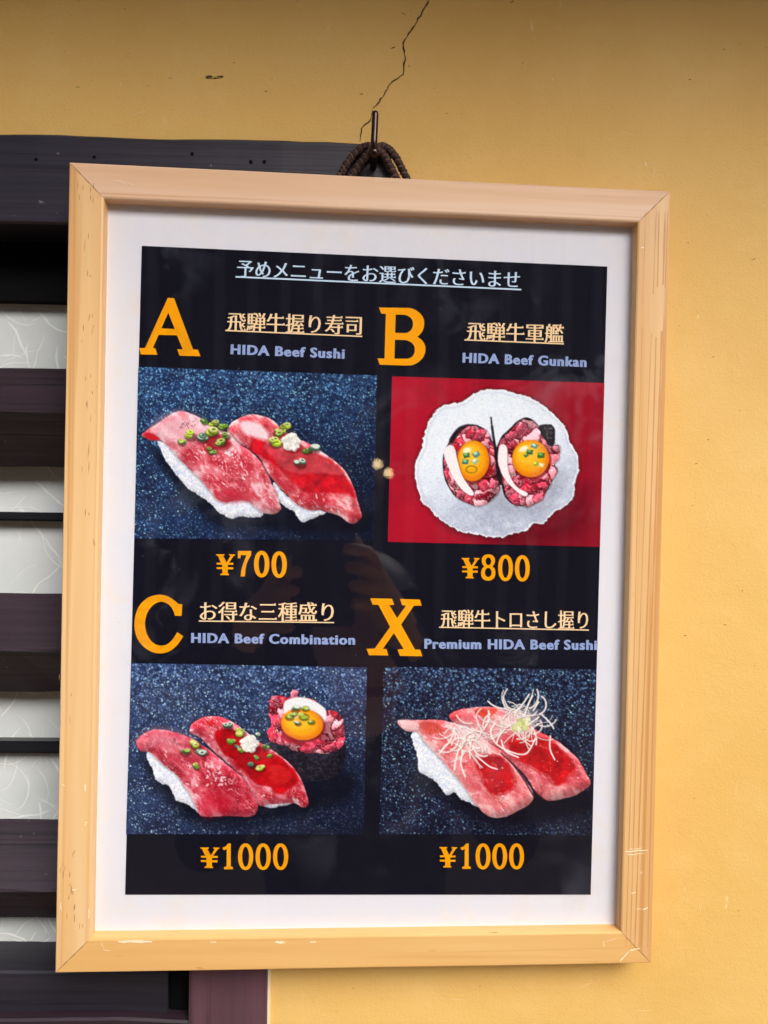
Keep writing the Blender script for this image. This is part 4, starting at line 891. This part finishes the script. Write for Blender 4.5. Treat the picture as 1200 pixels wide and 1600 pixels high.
# --- X: two fatty beef nigiri under white leek threads
p = Print([(599.3, 1041.7), (931.8, 1046), (925.5, 1305.5), (592.7, 1303.3)], 340, 268, 3, (570, 1030), 400)
p.slate((14, 12, 26), (34, 36, 66), (130, 188, 240), lambda u, v: np.clip(.72-.2*v*u-.10*v, .12, 1), .9)
p.shade([(240, 540), (400, 680), (620, 790), (860, 760), (1060, 720), (1075, 600), (800, 600), (500, 600)], 24, .88, (14, 12, 24))
p.rice([(218, 355), (245, 335), (300, 380), (370, 440), (430, 510), (490, 580), (540, 670), (528, 694), (490, 672), (450, 655), (420, 625), (380, 637), (355, 600), (320, 562), (285, 545), (255, 525), (245, 450), (225, 390)])
p.meat([(395, 268), (430, 240), (520, 225), (610, 225), (700, 260), (800, 330), (880, 370), (950, 420), (1000, 470), (1040, 540), (1058, 580), (1040, 605), (980, 640), (900, 660), (850, 660), (800, 620), (770, 570), (720, 510), (650, 460), (560, 410), (470, 340), (420, 300)], .7, (206, 62, 72), (224, 108, 116), (244, 172, 172), .3, .58, .5)
p.sauce([(660, 380), (780, 355), (870, 380), (930, 430), (990, 500), (965, 545), (900, 595), (860, 560), (800, 520), (740, 490), (690, 440)], (196, 12, 20), .9); p.sauce([(510, 240), (580, 230), (620, 240), (560, 275)], (224, 60, 40), .85, False)
p.meat([(155, 288), (240, 285), (350, 285), (420, 300), (500, 330), (580, 390), (640, 430), (690, 490), (740, 550), (780, 610), (790, 650), (770, 680), (720, 710), (670, 735), (620, 745), (570, 730), (530, 690), (500, 650), (460, 590), (400, 520), (340, 450), (290, 400), (250, 345), (210, 340), (175, 325)], .75, (220, 92, 98), (236, 138, 142), (250, 200, 196), .3, .56, .5)
m, _ = p.mask([(160, 288), (230, 290), (250, 330), (210, 335), (178, 322)], 6); p.put(m*.7, (250, 222, 222))
p.sauce([(516, 470), (600, 445), (665, 480), (702, 540), (706, 600), (650, 638), (600, 638), (560, 600), (538, 540)], (194, 8, 18), .93); p.sauce([(250, 300), (330, 295), (370, 340), (300, 350)], (226, 70, 50), .6, False); p.sauce([(400, 400), (500, 400), (520, 470), (440, 440)], (226, 80, 70), .5, False)
p.stroke([(640, 440), (700, 500), (750, 570), (790, 640)], 8, (90, 12, 24), .8)
rr = random.Random(77)
def threads(cx, cy, r, n, sq):
    for k in range(n):
        a = rr.uniform(0, 6.28); q = r*rr.random()**.7; x, y = cx+q*math.cos(a), cy+q*sq*math.sin(a); h = rr.uniform(0, 6.28); cv = rr.uniform(-.35, .35); pts = []
        for j in range(9): pts.append((x, y)); x += r*.11*math.cos(h); y += r*.11*math.sin(h); h += cv
        v = rr.uniform(222, 255); w_ = rr.uniform(3, 8.5); p.stroke([(a_+3, b_+5) for a_, b_ in pts], w_, (150, 60, 70), .28); p.stroke(pts, w_, (v, v, v*.97), rr.uniform(.75, .98))
p.blob(490, 370, 90, 66, .5, (236, 222, 222), .6, 16); threads(500, 375, 100, 46, .75)
p.blob(720, 285, 90, 56, -.2, (236, 230, 226), .6, 16); threads(735, 288, 118, 56, .6)
for q in ([(700, 250), (740, 210), (770, 165)], [(790, 240), (815, 200)], [(830, 260), (870, 300), (885, 325)], [(870, 360), (868, 420), (890, 470)], [(610, 300), (590, 340), (620, 400), (700, 440), (760, 440), (800, 370)], [(440, 420), (425, 480), (420, 520)], [(520, 450), (580, 500), (620, 515)], [(420, 320), (400, 380), (350, 440)], [(640, 380), (660, 430), (720, 460)], [(460, 430), (450, 490), (470, 550)]):
    p.stroke([tuple(v) for v in smooth_path(q, 4)], 7, (244, 240, 236), .95)
for k in range(14): p.blob(735+rr.uniform(-35, 40), 305+rr.uniform(-24, 24), 14, 10, rr.uniform(0, 3), rr.choice([(212, 214, 150), (230, 232, 190), (190, 196, 120)]))
p.build('print of two fatty beef nigiri under white leek threads')

# the clear pane in front of the print
pane = bm_obj('pane', box_bm((-W2+e0, D_GLASS, e0), (W2-e0, D_GLASS+.0016, H_FRAME-e0)), M_GLASS, fr)
M_CLEAR = NT('acrylic_clear'); _t = M_CLEAR.n('BsdfTransparent'); M_CLEAR.l(_t.outputs[0], [n for n in M_CLEAR.t.nodes if n.type == 'OUTPUT_MATERIAL'][0].inputs[0])
pane.data.materials.append(M_CLEAR.m)
for pl in pane.data.polygons: pl.material_index = 0 if pl.normal.y < -.5 else 1

# ------------------------------------------------------------------ hook and cord
hb = wp(584, 237, YB); 
hook = empty('wall_hook', (hb[0], YB, hb[2])); tag(hook, 'bronzed steel hook screwed into the dark beam below the wall crack', 'hook')
OUT = .020
tip = wp(586.5, 173, YB-OUT); ball = wp(584, 236, YB-OUT); rr_ = .0019
path = smooth_path([(hb[0], YB+.012, ball[2]), (hb[0], YB-OUT+.009, ball[2]), (ball[0], YB-OUT+.003, ball[2]+.0004), (ball[0], YB-OUT, ball[2]+.0032), (ball[0]+(tip[0]-ball[0])*.5, YB-OUT, (ball[2]+tip[2])/2), (tip[0], YB-OUT, tip[2]-rr_)], 8)
path = list(path); rad = list(np.linspace(1.12, 1.0, len(path))*rr_); e_ = path[-1]
for a_ in (25, 45, 62, 76, 86): path.append(e_+np.array((0, 0, math.sin(math.radians(a_))*rr_))); rad.append(math.cos(math.radians(a_))*rr_)
mesh('shank', *tube(path, rad, 16), M_BRONZE, hook, True, True)
bm = bmesh.new(); bmesh.ops.create_uvsphere(bm, u_segments=20, v_segments=12, radius=.0034)
for v in bm.verts: v.co = Vector((ball[0]+v.co.x, YB-OUT+.0018+v.co.y*.8, ball[2]+v.co.z*.95))
bm_obj('elbow', bm, M_BRONZE, hook, True, True)
def braid(pts, R1, rs1, turns, flatk=1.0):
    P = smooth_path(pts, 14); n = len(P); parts = []
    for k in range(4):
        q = []
        for i, c in enumerate(P):
            t = P[min(i+1, n-1)]-P[max(i-1, 0)]; t = Vector(t).normalized(); side = t.cross(Vector((0, 1, 0))).normalized(); out = side.cross(t)
            s = 1 if k % 2 else -1; a = s*2*math.pi*turns*i/n+k*math.pi/2
            q.append(Vector(c)+side*R1*flatk*math.cos(a)+out*R1*math.sin(a)*(1+.15*s))
        parts.append(tube(q, rs1, 7))
    return parts
YH = YB-.0042
def w3(x, y, Y): return tuple(wp(x, y, Y))
strands = [[w3(586, 231, YH), w3(570, 229, YH), w3(552, 243, YH), w3(536, 266, YH), w3(519, 298, YH), w3(500, 335, YH)],
           [w3(584, 235, YH-.0012), w3(575, 240, YH-.0012), w3(561, 258, YH-.001), w3(548, 280, YH-.0008), w3(532, 312, YH), w3(518, 335, YH)],
           [w3(584, 231, YH), w3(600, 229, YH), w3(615, 241, YH), w3(628, 264, YH), w3(642, 292, YH), w3(660, 330, YH)],
           [w3(586, 234, YH-.0012), w3(597, 239, YH-.0012), w3(608, 256, YH-.001), w3(619, 278, YH-.0008), w3(635, 310, YH), w3(646, 332, YH)]]
parts = []
for st in strands: parts += braid(st, .00125, .00092, 13, 1.35)
cord = mesh('hanging_cord', *merge(parts), M_CORD, fr, smooth=True); cord.matrix_parent_inverse = fr.matrix_world.inverted()
cord.data.materials.append(M_CORD2); nf = len(parts[0][1])
for i, pl in enumerate(cord.data.polygons): pl.material_index = (i//nf) % 4//2
tag(cord, 'dark brown braided cord looped over the hook')
